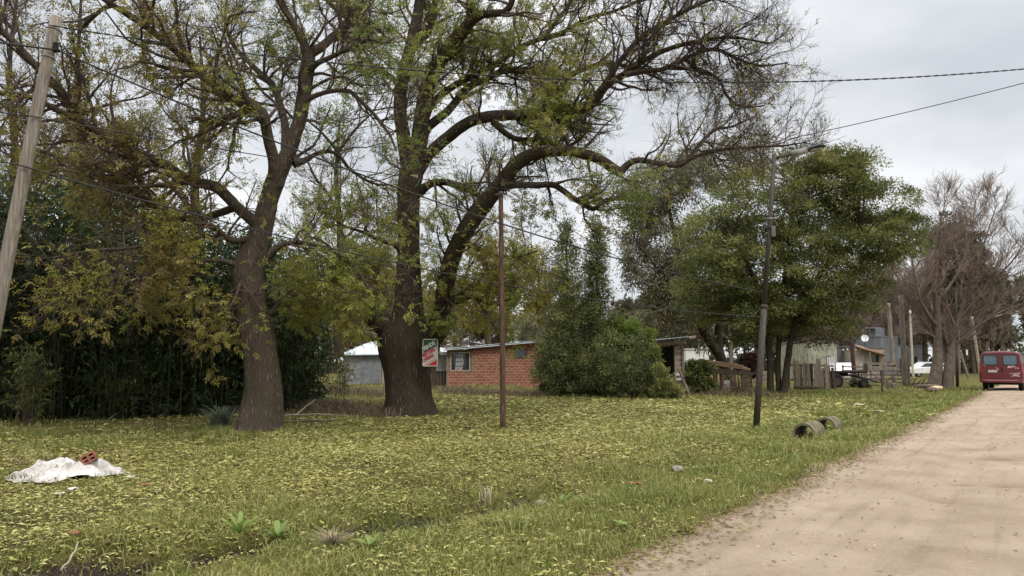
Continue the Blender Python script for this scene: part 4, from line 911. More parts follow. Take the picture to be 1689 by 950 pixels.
bare_tree("bare_tree", (at(1556, 638, Yt)[0], Yt), [
    ([at(1540, 640, Yt), at(1546, 600, Yt), at(1547, 560, Yt), at(1545, 500, Yt), at(1538, 440, Yt), at(1548, 380, Yt), at(1560, 330, Yt)], [.40, .30, .24, .17, .10, .05, .02]),
    ([at(1563, 640, Yt-.3), at(1566, 600, Yt-.3), at(1572, 560, Yt-.3), at(1590, 500, Yt-.5), at(1610, 440, Yt-.8), at(1630, 380, Yt-1), at(1645, 335, Yt-1)], [.34, .25, .17, .11, .07, .04, .02]),
    ([at(1547, 560, Yt), at(1520, 525, Yt+.4), at(1495, 490, Yt+.8), at(1480, 460, Yt+1)], [.11, .08, .05, .02]),
    ([at(1546, 540, Yt), at(1520, 500, Yt-.8), at(1508, 450, Yt-1.2), at(1500, 390, Yt-1.2)], [.11, .08, .05, .02]),
    ([at(1570, 575, Yt-.3), at(1610, 540, Yt-1), at(1650, 515, Yt-1.6), at(1690, 500, Yt-2)], [.10, .07, .05, .02]),
    ([at(1545, 500, Yt), at(1580, 450, Yt+.6), at(1600, 390, Yt+1), at(1610, 330, Yt+1)], [.10, .07, .04, .02]),
    ([at(1580, 530, Yt-.4), at(1630, 470, Yt-1.2), at(1670, 430, Yt-2), at(1700, 380, Yt-2.4)], [.09, .06, .04, .02])],
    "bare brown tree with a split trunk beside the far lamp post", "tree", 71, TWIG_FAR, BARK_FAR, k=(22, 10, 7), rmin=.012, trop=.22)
# trees standing behind the bamboo
Yq = 33.0
for k, (px, tops, lab, gl) in enumerate(((135, [(135, 560), (138, 400), (132, 260), (128, 120), (135, -20)], "dark ivy clad trunk rising behind the bamboo right of the utility pole", 2),
                                         (330, [(330, 560), (325, 420), (322, 300), (335, 180), (330, 60)], "grey background tree with thin bare branches above the bamboo", 1),
                                         (20, [(20, 560), (18, 400), (25, 250), (15, 120), (30, -20)], "leafy brown background tree at the far left above the bamboo", 1),
                                         (560, [(560, 590), (556, 500), (562, 400), (555, 300), (560, 200)], "thin background tree between the two big trees", 1))):
    P = [at(a, b_, Yq+k*.8) for a, b_ in tops]; Yk = Yq+k*.8
    lim = []
    g = np.random.default_rng(80+k)
    for j in range(7):
        s = P[1+j % 3]*.5+P[2+j % 3]*.5; d = np.array((g.choice([-1, 1])*(1.5+1.5*g.random()), g.normal()*1.2, 1.2+1.8*g.random()))
        lim.append(([s, s+d*.4+np.array((0, 0, .1)), s+d*.75, s+d*1.1+np.array((0, 0, .4))], [.09, .06, .04, .015]))
    bare_tree("background_tree", (P[0][0], Yk), [(P, [.24, .22, .18, .12, .05])]+lim, lab, "tree", 90+k, TWIG, BARK2, k=(7, 7, 5), rmin=.010, leafmat=ASH, nleaf=gl, trop=.15)
    if k == 0:
        ro = bpy.data.objects["background_tree"]; g2 = np.random.default_rng(99); M = 4200; b0 = np.array(ro.location)
        t = g2.random(M)*.75+.15; PP = catmull(np.array(P)-b0, 60); i = (t*59).astype(int)
        rr = .22+.34*g2.random(M)*(1-.4*t); a = g2.random(M)*6.28
        c = PP[i]+np.stack([np.cos(a)*rr, np.sin(a)*rr, .1*g2.normal(size=M)], 1)
        mb = MB(); mb.leaves(c, np.stack([np.cos(a), np.sin(a), -.6+0*a], 1)+.5*g2.normal(size=(M, 3)), np.stack([np.cos(a), np.sin(a), .5+0*a], 1)+.4*g2.normal(size=(M, 3)), .13, .10, np.clip(.35+.2*g2.normal(size=M), 0, 1))
        mb.build("ivy", DARKGREEN, ro)

# far dark conifer behind the bare tree
Yp = 78.0
leafy("pine_tree", "tall dark pine with a rounded top behind the bare split trunk tree", "tree", (at(1577, 600, Yp)[0], Yp), [([at(1577, 615, Yp), at(1578, 500, Yp), at(1576, 350, Yp)], [.4, .3, .06])],
      [ell(1572, 368, Yp, 24, 18, 1.4), ell(1560, 395, Yp, 38, 20, 2), ell(1590, 400, Yp, 36, 20, 2), ell(1578, 430, Yp, 46, 34, 2.6), ell(1565, 480, Yp, 44, 42, 2.6), ell(1605, 470, Yp, 40, 40, 2.4)], 260, 60, .8, (.42, .18), FARLEAF, BARK_FAR, 72, tlo=.0, thi=.7, up=.5, flat=.6, limb_r=.06)

# ---------------------------------------------------------------- far woodland
def woodland():
    g = np.random.default_rng(75)
    root = tag(empty("far_woodland", (60, 110, 0)), "brown and green far woodland behind the houses", "woodland", kind="stuff"); o = np.array((60, 110, 0.))
    T = []; tr = []; cr = []
    for i in range(300):
        Yk = 88+40*g.random(); px = -350+2250*g.random() if i < 190 else 1340+330*g.random()
        if px > 1380: h = 9+6*g.random()
        else: h = 7+5*g.random()
        if px > 1640: Yk += 25
        b0 = at(px, 600, Yk); b0[2] = 0
        tr.append(np.stack([b0, b0+np.array((.2*g.normal(), 0, h*.35)), b0+np.array((.5*g.normal(), 0, h*.7)), b0+np.array((.6*g.normal(), 0, h*.98))]))
        cr.append((px, h))
    tr = np.array(tr); R = np.tile(np.array((.22, .17, .10, .03)), (len(tr), 1))
    mb = MB(); mb.tubes(tr-o, R, 6); mb.build("trunks", BARK_FAR, root)
    P1, R1 = grow(g, tr-o, R, 22, .2, 1, (25, 60), (1.8, 4.2), (.4, .045, .08), 6, .35, (0, 0, .3), .45)
    P2, R2 = grow(g, P1, R1, 9, .15, 1, (20, 55), (.8, 1.9), (.5, .03, .045), 5, .3, (0, 0, .25), .4)
    P3, R3 = grow(g, P2, R2, 4, .2, 1, (20, 55), (.5, 1.1), (.6, .022, .03), 4, .3, (0, 0, .2), .3)
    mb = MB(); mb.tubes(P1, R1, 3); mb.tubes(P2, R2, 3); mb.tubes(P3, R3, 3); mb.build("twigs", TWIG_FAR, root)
    px = np.array([c[0] for c in cr]); n = 22*9
    leafy_ = np.repeat(np.where((px > 1650) | (px < 1330), g.random(len(px)) < .85, g.random(len(px)) < .12), n)
    C, A, idx = along(g, P2, .1, 1, 5); kp = leafy_[idx]; C, A = C[kp], A[kp]; M = len(C)
    print('wood', M); mb = MB(); mb.leaves(C, A+.7*g.normal(size=(M, 3)), np.array((0, 0, .6))+g.normal(size=(M, 3)), .5+.4*g.random(M), .22+.12*g.random(M), np.clip(.4+.3*g.normal(size=M), 0, 1)); mb.build("foliage", FARLEAF, root)
    # undergrowth closing the foot of the wood
    n = 9000; px = -350+2300*g.random(n); Yk = 92+12*g.random(n)
    c = np.array([at(a, 600, b_) for a, b_ in zip(px, Yk)]); c[:, 2] = 2.8*g.random(n)**1.2*(.5+.8*fbm(px*.02, px*0, 2, 4))
    mb = MB(); mb.leaves(c-o, g.normal(size=(n, 3)), g.normal(size=(n, 3)), .9, .45, np.clip(.3+.25*g.normal(size=n), 0, 1)); mb.build("undergrowth", FARLEAF, root)
woodland()

# ---------------------------------------------------------------- dry weeds and brush
def dry_weeds():
    g = np.random.default_rng(77); mb = MB()
    for (x0, y0, x1, y1, n, hh) in ((735, 648, 900, 655, 2600, .38), (470, 668, 640, 688, 3800, .42), (1105, 650, 1250, 652, 900, .3), (1180, 640, 1290, 660, 900, .35), (700, 640, 760, 650, 500, .3), (470, 640, 640, 655, 1800, .55)):
        a = gnd(x0, y0); b_ = gnd(x1, y1); t = g.random(n)
        x = a[0]+(b_[0]-a[0])*t+.3*g.normal(size=n); y = a[1]+(b_[1]-a[1])*t+.9*g.normal(size=n)
        blades(mb, x, y, hh*(.3+.9*g.random(n)), np.full(n, .022), .3+1.1*g.random(n), np.clip(.5+.28*g.normal(size=n), 0, 1), g)
    tag(mb.build("dry_weeds", DRY), "dry brown weeds before the brick house and between the big trees", "weeds", kind="stuff")
# ------------------------------------------------------------------ poles, lamps, cables
def pole(name, lab, base, top, r0, r1, mat, cat="pole", S=14, group=None, wob=.0, seed=0):
    base = np.array(base, float); top = np.array(top, float); g = np.random.default_rng(seed)
    root = empty(name, base, lab, cat, group)
    t = np.linspace(0, 1, 22)[:, None]; P = (top-base)*t; P[:, :2] += wob*np.cumsum(g.normal(size=(22, 2)), 0)/5*t*(1-t)*3
    P[0, 2] -= .15
    mb = MB(); mb.tube(P, r0+(r1-r0)*t[:, 0], S); mb.build("shaft", mat, root, True)
    return root, P
# left utility pole
bp_ = gnd(-60, 787); bp_[2] = H(bp_[0], bp_[1]); tp_ = at(93, 28, bp_[1])
ro, P = pole("utility_pole", "leaning grey wooden utility pole at the left edge", bp_, tp_, .108, .074, WOOD_POLE, "utility pole", 18, wob=.02, seed=4)
def along_pole(P, base, py, px=None):
    """point on a pole whose photo height is py"""
    best = min(np.linspace(0, 1, 300), key=lambda t: abs(to_px((np.array(base)+P[0]*(1-t)+P[-1]*t)[None])[1][0]-py))
    return P[0]*(1-best)+P[-1]*best
c = along_pole(P, bp_, 80); mb = MB(); mb.box(c+np.array((.10, -.03, 0)), (.06, .06, .14)); mb.box(c+np.array((.14, -.04, -.05)), (.05, .05, .05)); mb.build("clamp", BLACK, ro, bevel=.01)
ax = unit(P[-1]-P[0])
for py in (47, 95): c = along_pole(P, bp_, py); mb = MB(); mb.lathe([(.080, -.015), (.085, -.012), (.085, .012), (.080, .015)], c, ax, 18); mb.build("band", LAMPGREY, ro, True)
mb = MB(); mb.lathe([(.0, 0), (.05, .0), (.071, -.02)], P[-1]+ax*.01, ax, 14); mb.build("cap", WOOD_DARK, ro, True)
CLAMP = bp_+along_pole(P, bp_, 84)+np.array((.12, -.05, 0))
def lp(py): return bp_+along_pole(P, bp_, py)+np.array((.0, -.12, 0))
W_TOP, W_MID, W_LOW = lp(47), lp(197), lp(277)
# middle pole
bm = on(830, 710); tm = at(826, 316, bm[1]); OBST.append((bm[0], bm[1], .1))
ro, P = pole("wooden_pole", "thin red brown wooden pole standing on the leafy lawn", bm, tm, .070, .052, WOOD_RED, "pole", 12, wob=.012, seed=6)
mb = MB(); mb.bar(P[-1]+np.array((-.14, -.075, -.09)), P[-1]+np.array((.16, -.075, -.06)), .04, .05); mb.build("crossbar", WOOD_DARK, ro, bevel=.004)
for k in (-.1, .12): mb = MB(); mb.lathe([(.008, 0), (.012, .03), (.03, .04), (.026, .07), (.032, .08), (.02, .11), (.0, .115)], P[-1]+np.array((k, -.075, -.05)), (0, 0, 1), 12); mb.build("insulator", BLACK, ro, True)
M_TOP = bm+P[-1]+np.array((.12, -.08, .04))
# street lamps
def street_lamp(lab, base, top, arm_px, r, Yk, detail=True, group="street lamps"):
    base = np.array(base, float); top = np.array(top, float)
    root = empty("street_lamp", base, lab, "street lamp", group)
    v = top-base; a = base*0
    cut = .44
    mb = MB(); mb.tube([v*-.02, v*.2, v*cut], [r*1.25, r*1.22, r*1.15], 14); mb.build("lower_pole", STEEL, root, True)
    mb = MB(); mb.tube([v*(cut-.01), v*.75, v], [r*.9, r*.85, r*.8], 14); mb.build("upper_pole", STEEL, root, True)
    mb = MB(); mb.lathe([(r*.9, -.05), (r*1.3, -.04), (r*1.3, .04), (r*.92, .05)], v*cut, unit(v), 14); mb.build("collar", STEEL, root, True)
    e = at(arm_px[0], arm_px[1], Yk)-base; h = at(arm_px[2], arm_px[3], Yk)-base; f = at(arm_px[4], arm_px[5], Yk)-base
    d = unit(h-e); side = unit(np.cross(d, (0, 0, 1))); up = np.cross(side, d)
    mb = MB(); mb.tube([v*.992, e], [r*.6, r*.55], 10); mb.build("arm", STEEL, root, True)
    hd = MB()
    def sec(p, w, hh, dz=0):
        t = np.linspace(0, 2*np.pi, 14, endpoint=False)
        return [p+side*(w*np.sign(np.cos(k))*abs(np.cos(k))**.6)+up*(hh*np.sign(np.sin(k))*abs(np.sin(k))**.6+dz) for k in t]
    L_ = np.linalg.norm(h-e); rows = [sec(e-d*.03, .03, .03), sec(e, .085, .06), sec(e+d*L_*.5, .10, .075, -.01), sec(h, .09, .06)]
    rows = np.array(rows); idx = np.arange(rows.shape[0]*14).reshape(-1, 14); A = idx[:-1]; B = idx[1:]
    hd.add(rows.reshape(-1, 3), np.stack([A, np.roll(A, -1, 1), np.roll(B, -1, 1), B], -1).reshape(-1, 4)); hd.ng.append(list(range(13, -1, -1))); hd.ng.append([42+k for k in range(14)])
    head = hd.build("lamp_head", LAMPGREY, root, True)
    vz = MB(); d2 = unit(f-h); s2 = side; u2 = np.cross(s2, d2); L2 = np.linalg.norm(f-h)
    rows = []
    for t, w, k in ((-.05, .10, .05), (.2, .13, .07), (.6, .135, .055), (.9, .09, .03), (1.0, .03, .01)):
        rows.append([h+d2*L2*t+u2*(.05*math.sin(t*2.6))+s2*(w*math.cos(q))+u2*(k*math.sin(q)) for q in np.linspace(0, math.pi, 9)]+[h+d2*L2*t+u2*(.05*math.sin(t*2.6)-.012)+s2*((w-.012)*math.cos(q))+u2*((k-.012)*math.sin(q)) for q in np.linspace(math.pi, 0, 9)])
    rows = np.array(rows); idx = np.arange(rows.shape[0]*18).reshape(-1, 18); A = idx[:-1]; B = idx[1:]
    vz.add(rows.reshape(-1, 3), np.stack([A, np.roll(A, -1, 1), np.roll(B, -1, 1), B], -1).reshape(-1, 4)); vz.build("visor", DARKMETAL if detail else LAMPGREY, head, True)
    gl = MB(); gl.box(h+d2*L2*.45+u2*-.02, (.16, L2*.6, .05), np.stack([s2, d2, u2], 1), taper=1); gl.build("lamp_cover", LAMPGREY, head, bevel=.02)
    return root, v
bl = on(1247, 708); tl = at(1277, 258, bl[1]); OBST.append((bl[0], bl[1], .12))
ro, v = street_lamp("nearest street lamp, dark leaning pole beside the ditch", bl, tl, (1305, 253, 1330, 248, 1361, 243), .062, bl[1])
bx = MB(); c = v*((705-385)/(705-258)); bx.box(c+np.array((.075, -.05, 0)), (.10, .10, .26)); o = bx.build("control_box", M_plain("box grey", (.12, .115, .11), .6), ro, bevel=.015)
bx = MB(); bx.box(c+np.array((.03, -.02, .1)), (.17, .12, .02)); bx.build("bracket", DARKMETAL, ro)
bx = MB(); c2 = v*.765; bx.lathe([(.055, -.02), (.064, -.018), (.064, .018), (.055, .02)], c2, unit(v), 12); bx.build("band", LAMPGREY, ro, True)
L_527, L_485 = bl+v*((708-527)/450), bl+v*((708-487)/450)
Yl = 45.5
street_lamp("farther street lamp on a dark pole beside the bare split trunk tree", (at(1577, 600, Yl)[0], Yl, 0), at(1577, 476, Yl), (1592, 476, 1600, 475, 1612, 473), .075, Yl, False)
Yl2 = 70
street_lamp("most distant street lamp showing above the van roof", (at(1664, 600, Yl2)[0], Yl2, 0), at(1668, 512, Yl2), (1652, 519, 1642, 522, 1632, 524), .08, Yl2, False)

def cable(lab, A, B, sag, r, name="overhead_cable", beads=False):
    t = np.linspace(0, 1, 60)[:, None]; A = np.array(A, float); B = np.array(B, float)
    P = A+(B-A)*t; P[:, 2] -= (4*sag*t*(1-t))[:, 0]
    mb = MB()
    if beads:
        n = 700; t = np.linspace(0, 1, n)[:, None]; P = A+(B-A)*t; P[:, 2] -= (4*sag*t*(1-t))[:, 0]
        ph = np.linspace(0, 2*np.pi*75, n)
        for s in (0, math.pi):
            Q = P.copy(); Q[:, 2] += .0065*np.sin(ph+s); Q[:, 1] += .0065*np.cos(ph+s); mb.tube(Q, r, 6)
    else: mb.tube(P, r, 6)
    o = mb.build(name, CABLE, None, True); tag(o, lab, "cable", "overhead cables"); return o
cable("thick twisted cable crossing high from the utility pole top to the right edge", W_TOP, at(2300, 20, 12), 1.05, .0062, beads=True)
cable("thin cable from the middle pole top climbing to the right edge above the lamp", M_TOP, at(2300, -40, 12), .40, .008)
cable("dark cable from the clamp on the leaning utility pole down to the near lamp post", CLAMP, L_485, .42, .014)
cable("dark cable running left out of view from the clamp on the utility pole", CLAMP, at(-420, -5, 8), .05, .014)
cable("lowest long cable from the utility pole to the near lamp post", W_LOW, L_527, .40, .011)
cable("cable running left out of view from the lowest fixing on the utility pole", W_LOW, at(-420, 160, 8), .05, .011)
cable("thin cable from halfway up the utility pole to the middle pole top", W_MID, M_TOP, .08, .009)
cable("cable running left out of view from halfway up the utility pole", W_MID, at(-420, 110, 8), .05, .009)
cable("thin cable sloping down from the middle pole top to the grey green tree", M_TOP, at(1146, 484, 45), .25, .010)

# posts of the yard on the right
for px, pyb, pyt, w, Yk, mat, lab, lean in (
    (1409, 632, 538, 4.2, 49, WOOD_RED, "reddish wooden post in front of the tan house", -6),
    (1474, 626, 500, 4.2, 54, WOOD_GREY, "pale wooden pole in front of the blue grey building", -9),
    (1491, 637, 487, 5.0, 46, WOOD_GREY, "thickest wooden post at the right end of the farm gate", -5),
    (1505, 612, 512, 2.2, 66, CREAM, "thin pale pole by the small dark grey house", -4),
    (1497, 636, 573, 3.0, 46.6, WOOD_GREY, "short wooden post just behind the thickest post", 0),
    (1617, 626, 522, 3.0, 56, CONCRETE, "pale leaning concrete post beside the van", -14),
    (1596, 617, 578, 2.2, 66, WOOD_GREY, "slanting wooden prop behind the farther street lamp", -12),
    (1539, 620, 600, 2.0, 62, WOOD_DARK, "short dark post in front of the white car", -3)):
    x = at(px, 600, Yk)[0]; b0 = np.array((x, Yk, 0.)); t0 = at(px+lean, pyt, Yk)
    pole("wooden_post" if mat is not CONCRETE else "concrete_post", lab, b0, t0, w*.85*Yk/F, w*.72*Yk/F, mat, "post", 10, wob=.02, seed=int(px))

# ------------------------------------------------------------------ for sale sign on the trunk
sy = YB-.98; sc_ = at(709.5, 581.5, sy); sw, sh = 25.5*sy/F, 45*sy/F
root = empty("sale_sign", sc_, "white edged green and red for sale sign on the thick forked trunk", "sign", rz=math.radians(-4))
def rrect(w, h, r, n=5):
    out = []
    for cx_, cz_, a0 in ((w/2-r, h/2-r, 0), (-w/2+r, h/2-r, 90), (-w/2+r, -h/2+r, 180), (w/2-r, -h/2+r, 270)):
        for k in range(n): a = math.radians(a0+90*k/(n-1)); out.append((cx_+r*math.cos(a), cz_+r*math.sin(a)))
    return out
mb = MB(); mb.prism(rrect(sw, sh, .05), 0, .02); mb.build("board", M_plain("sign white", (.60, .56, .51), .5), root)
iw, ih = sw*.88, sh*.93; hx, hz = iw/2, ih/2
def band(name, za, zb, mat):       # slanted band: lower and upper height at the left edge, slope rises to the right
    sl_ = .58*iw
    def clip(z): return max(-hz, min(hz, z))
    n = 14; xs = np.linspace(-hx, hx, n); lo = [clip(za+sl_*(x/iw+.5)) for x in xs]; up = [clip(zb+sl_*(x/iw+.5)) for x in xs]
    mb = MB()
    for i in range(n-1):
        if up[i]-lo[i] < 1e-4 and up[i+1]-lo[i+1] < 1e-4: continue
        mb.add([(xs[i], -.003, lo[i]), (xs[i+1], -.003, lo[i+1]), (xs[i+1], -.003, up[i+1]), (xs[i], -.003, up[i])], [(0, 1, 2, 3)])
    mb.build(name, mat, root)
SGREEN = M_plain("sign green", (.02, .10, .06), .5); SRED = M_plain("sign red", (.48, .018, .03), .5); SPINK = M_plain("sign pale red", (.50, .06, .07), .5)
band("green_field", -.03, 1.0, SGREEN); band("red_field", -1.2, -.43, SRED); band("red_line", -.395, -.375, SRED)
def lettering(txt, z_left, size, mat, x0, parent, sx_=1.0):
    cu = bpy.data.curves.new("lettering", 'FONT'); cu.body = txt; cu.size = size; cu.align_x = 'LEFT'; cu.extrude = .001; cu.offset = size*.045
    ob = bpy.data.objects.new("lettering", cu); COL.objects.link(ob)
    dg = bpy.context.evaluated_depsgraph_get(); me = bpy.data.meshes.new_from_object(ob.evaluated_get(dg)); bpy.data.objects.remove(ob)
    o = bpy.data.objects.new("lettering", me); COL.objects.link(o); o.parent = parent; me.materials.append(mat)
    a = math.atan(.58)
    o.matrix_local = Matrix.Translation((x0, -.008, z_left)) @ Matrix.Rotation(-a, 4, 'Y') @ Matrix.Rotation(math.pi/2, 4, 'X') @ Matrix.Diagonal((sx_, 1, 1, 1))
    return o
lettering("VENDE", .045, .155, WHITE, -hx+.012, root, .82)
lettering("MATIAS", -.135, .15, SRED, -hx+.01, root, .74)
lettering("CHIRIMA", -.285, .145, SPINK, -hx+.008, root, .63)
mb = MB(); mb.lathe([(0, -.006), (.012, -.004), (.012, 0)], (0, 0, sh/2-.03), (0, -1, 0), 8); mb.build("nail", DARKMETAL, root)

# ------------------------------------------------------------------ brick house
def face_root(name, A, B, lab, cat, group=None):
    """root at A whose local x runs to B; local y away from the viewer"""
    A = np.array(A, float); B = np.array(B, float); a = math.atan2(B[1]-A[1], B[0]-A[0])
    return empty(name, (A[0], A[1], 0), lab, cat, group, a), math.hypot(B[0]-A[0], B[1]-A[1])
def corrugated(mb, x0, z0, x1, z1, y0, y1, pitch=.08, amp=.012, n=None, th=.004, jag=0, seed=0):
    """sheet spanning x0..x1 (sloping z0..z1) with ribs running along x, from y0 to y1"""
    g = np.random.default_rng(seed); k = n or int(abs(y1-y0)/pitch*6); ys = np.linspace(y0, y1, k); xs = np.linspace(x0, x1, 14)
    Xg, Yg = np.meshgrid(xs, ys); Zg = z0+(z1-z0)*(Xg-x0)/(x1-x0)+amp*np.sin((Yg-y0)/pitch*6.283)+jag*(fbm(Xg*1.2, Yg*1.2, 2, seed)-.5)
    v = np.stack([Xg, Yg, Zg], -1).reshape(-1, 3); idx = np.arange(len(v)).reshape(k, 14)
    q = np.stack([idx[:-1, :-1], idx[:-1, 1:], idx[1:, 1:], idx[1:, :-1]], -1).reshape(-1, 4)
    mb.add(v, q); mb.add(v-np.array((0, 0, th)), q[:, ::-1])
def planks(mb, x0, x1, z0, z1, y, w, th, g, horiz=False, gap=.012, rag=0.0):
    c = (z0 if horiz else x0); e = (z1 if horiz else x1)
    while c < e-.02:
        ww = min(w*(.8+.4*g.random()), e-c)
        a = rag*g.random(); b_ = rag*g.random()
        if horiz: mb.box(((x0+x1)/2, y+.006*g.normal(), c+ww/2), (x1-x0-a, th, ww-gap))
        else: mb.box((c+ww/2, y+.006*g.normal(), (z0+z1)/2-a/2), (ww-gap, th, z1-z0-a))
        c += ww
g = np.random.default_rng(123)
YH = 42.0
hx0 = at(737, 600, YH)[0]
root = empty("brick_house", (hx0, YH, 0), "low red hollow brick house with a sloping tin roof behind the wooden pole", "house")
W_, D_ = 5.75, 4.0
def rz_(x): return 2.24+(2.74-2.24)*x/W_
mb = MB()
mb.prism([(0, -.3), (1.5, -.3), (1.5, .98), (0, .98)], 0, .18)
mb.prism([(1.5, -.3), (3.02, -.3), (3.02, rz_(3.02)), (1.5, rz_(1.5))], -.02, .18)
mb.prism([(3.02, -.3), (W_, -.3), (W_, 1.72), (3.02, 1.72)], .02, .2)
mb.prism([(3.02, 1.72), (3.88, 1.72), (3.88, rz_(3.88)), (3.02, rz_(3.02))], .02, .2)
mb.prism([(4.62, 1.72), (W_, 1.72), (W_, rz_(W_)), (4.62, rz_(4.62))], .02, .2)
mb.prism([(3.88, 2.30), (4.62, 2.30), (4.62, rz_(4.62)), (3.88, rz_(3.88))], .02, .2)
mb.build("wall", BRICK, root)
mb = MB(); mb.prism([(0, -.3), (W_, -.3), (W_, rz_(W_)), (0, rz_(0))], D_-.2, D_); mb.box((.09, D_/2, .95), (.18, D_-.4, 2.5)); mb.box((W_-.09, D_/2, 1.2), (.18, D_-.42, 3.0)); o = mb.build("side_wall", BRICK, root)
mb = MB()
planks(mb, 0.0, 1.5, 2.10, 2.22, .10, .2, .03, g, True)
mb.box((.10, .08, 1.55), (.2, .06, 1.13)); mb.box((1.44, .08, 1.58), (.16, .06, 1.2)); mb.box((.02, .02, 1.0), (.07, .07, 2.4)); mb.box((1.47, .03, 1.05), (.07, .07, 2.3))
mb.build("timber_infill", WOOD_BOARD, root)
fr = MB()
for a in ((.77, 0, 1.03, 1.14, .06), (.77, 0, 2.07, 1.14, .06)): fr.box((a[0], .05, a[2]), (a[3], .09, a[4]))
for x in (.23, 1.31): fr.box((x, .05, 1.55), (.06, .088, .98))
wf = fr.build("window", CREAM, root, bevel=.006)
mb = MB(); mb.box((.77, .085, 1.55), (1.02, .012, .98)); mb.build("pane", GLASS, wf)
mb = MB(); mb.add([(.47, .074, 1.08), (.86, .074, 1.08), (.98, .074, 1.5), (.93, .074, 1.92), (.66, .074, 2.0), (.52, .074, 1.75)], None, [(0, 1, 2), (0, 2, 3), (0, 3, 4), (0, 4, 5)]); mb.build("curtain", M_noise("curtain", [(.3, (.28, .28, .30)), (.7, (.44, .43, .44))], 5, .9, .2), wf)
mb = MB(); mb.box((.63, .068, 1.13), (.17, .01, .13)); mb.build("cushion", M_plain("pink cloth", (.48, .16, .20)), wf, bevel=.004)
gr = MB()
for x in np.linspace(.30, 1.24, 7): gr.box((x, .072, 1.55), (.014, .014, .98))
for z in (1.3, 1.55, 1.8): gr.box((.77, .060, z), (1.0, .01, .014))
gr.build("grille", DARKMETAL, wf)
fr = MB()
for z in (1.75, 2.27): fr.box((4.25, .05, z), (.74, .06, .05))
for x in (3.905, 4.595): fr.box((x, .05, 2.01), (.05, .058, .47))
wf = fr.build("window", WOOD_DARK, root)
mb = MB(); mb.box((4.25, .11, 2.01), (.64, .012, .47)); mb.build("pane", GLASS, wf)
gr = MB()
for x in np.linspace(3.98, 4.52, 5): gr.box((x, .085, 2.01), (.014, .014, .47))
gr.build("grille", DARKMETAL, wf)
mb = MB(); corrugated(mb, -.22, rz_(-.22)+.05, W_+.5, rz_(W_+.5)+.05, -.35, D_+.3, jag=.05, seed=3)
mb.box((W_/2, -.30, rz_(W_/2)-.02), (W_+.3, .05, .06), Matrix.Rotation(-math.atan(.5/W_), 3, 'Y')); rf = mb.build("roof", TIN, root)

# wooden door leaf and water tank corner left of the brick house
rt = empty("lean_to", (hx0-.95, YH+.6, 0), "grey board lean-to between the thick forked trunk and the brick house", "lean-to")
mb = MB(); planks(mb, 0, .95, -.1, 1.6, 0, .17, .03, g, False, rag=.15); mb.build("boards", WOOD_DARK, rt)
mb = MB(); planks(mb, .28, .95, 1.0, 1.95, -.05, .33, .02, g, False); mb.build("sheet", TIN_GREY, rt)
mb = MB(); corrugated(mb, -.3, 2.02, 1.0, 2.10, -.5, 1.8); mb.build("roof", TIN_GREY, rt)
# house behind with a half open roof
YK = 47.0
kx = at(742, 600, YK)[0]
rt = empty("grey_house", (kx, YK, 0), "unfinished grey house with an open roof frame rising behind the brick house", "house")
mb = MB(); mb.box((1.5, 2, 1.0), (4.4, 3, 2.2)); mb.build("wall", TIN_GREY, rt)
mb = MB()
for x in (-.1, .45, 1.3, 2.2): mb.box((x, .3, 2.45), (.10, .10, .95))
mb.bar((-.5, .3, 2.95), (3.2, .3, 2.32), .08, .1); mb.bar((-.5, .32, 2.55), (3.2, .32, 2.18), .07, .09); mb.build("roof_frame", WOOD_GREY, rt)
mb = MB(); corrugated(mb, .1, 3.02, 3.4, 2.42, .1, 3.8, jag=.04, seed=5); mb.build("roof", TIN_GREY, rt)
mb = MB()
for k in range(9): mb.box((-.15+.28*g.random(), .1+.3*g.random(), 2.3+.11*k), (.28, .22, .10), Matrix.Rotation(.6*g.normal(), 3, 'Z'))
mb.build("chimney", CREAM, rt, bevel=.01)
# grey shed on the left
YD = 50.0
dx_ = at(567, 600, YD)[0]
rt = empty("grey_shed", (dx_, YD, 0), "grey sheet metal shed with a pale roof left of the thick forked trunk", "shed")
mb = MB(); mb.prism([(0, -.1), (2.55, -.1), (2.55, 2.02), (0, 2.02)], 0, 3.2)
mb.build("wall", M_noise("shed sheet", [(.3, (.14, .137, .14)), (.55, (.27, .265, .27)), (.8, (.40, .39, .385))], 1.6, .75, .2, .01, (1, 1, 3)), rt)
mb = MB(); planks(mb, 1.15, 2.45, .05, 1.95, -.02, .16, .03, g, True); mb.build("door", M_noise("door boards", [(.3, (.13, .135, .14)), (.7, (.26, .265, .275))], 2, .7, .2, .01), rt)
mb = MB(); mb.box((3.4, .4, .95), (1.66, .2, 2.1)); mb.build("side_panel", M_noise("plaster panel", [(.3, (.33, .29, .25)), (.7, (.50, .45, .40))], 3, .9, .2, .01), rt)
mb = MB()
e = [(-.25, -.3, 2.02), (4.6, -.3, 2.06), (4.6, 3.6, 2.1), (-.25, 3.6, 2.02)]; rg = [(1.5, 1.5, 2.95), (3.8, 1.7, 2.95)]
mb.add(e+rg, [(0, 1, 5, 4), (2, 3, 4, 5)], [(3, 0, 4), (1, 2, 5)]); mb.add(np.array(e)-np.array((0, 0, .06)), [(3, 2, 1, 0)])
for k in range(4): a, b_ = np.array(e[k]), np.array(e[(k+1) % 4]); mb.bar(a-(0, 0, .03), b_-(0, 0, .03), .03, .055)
mb.build("roof", TIN, rt)

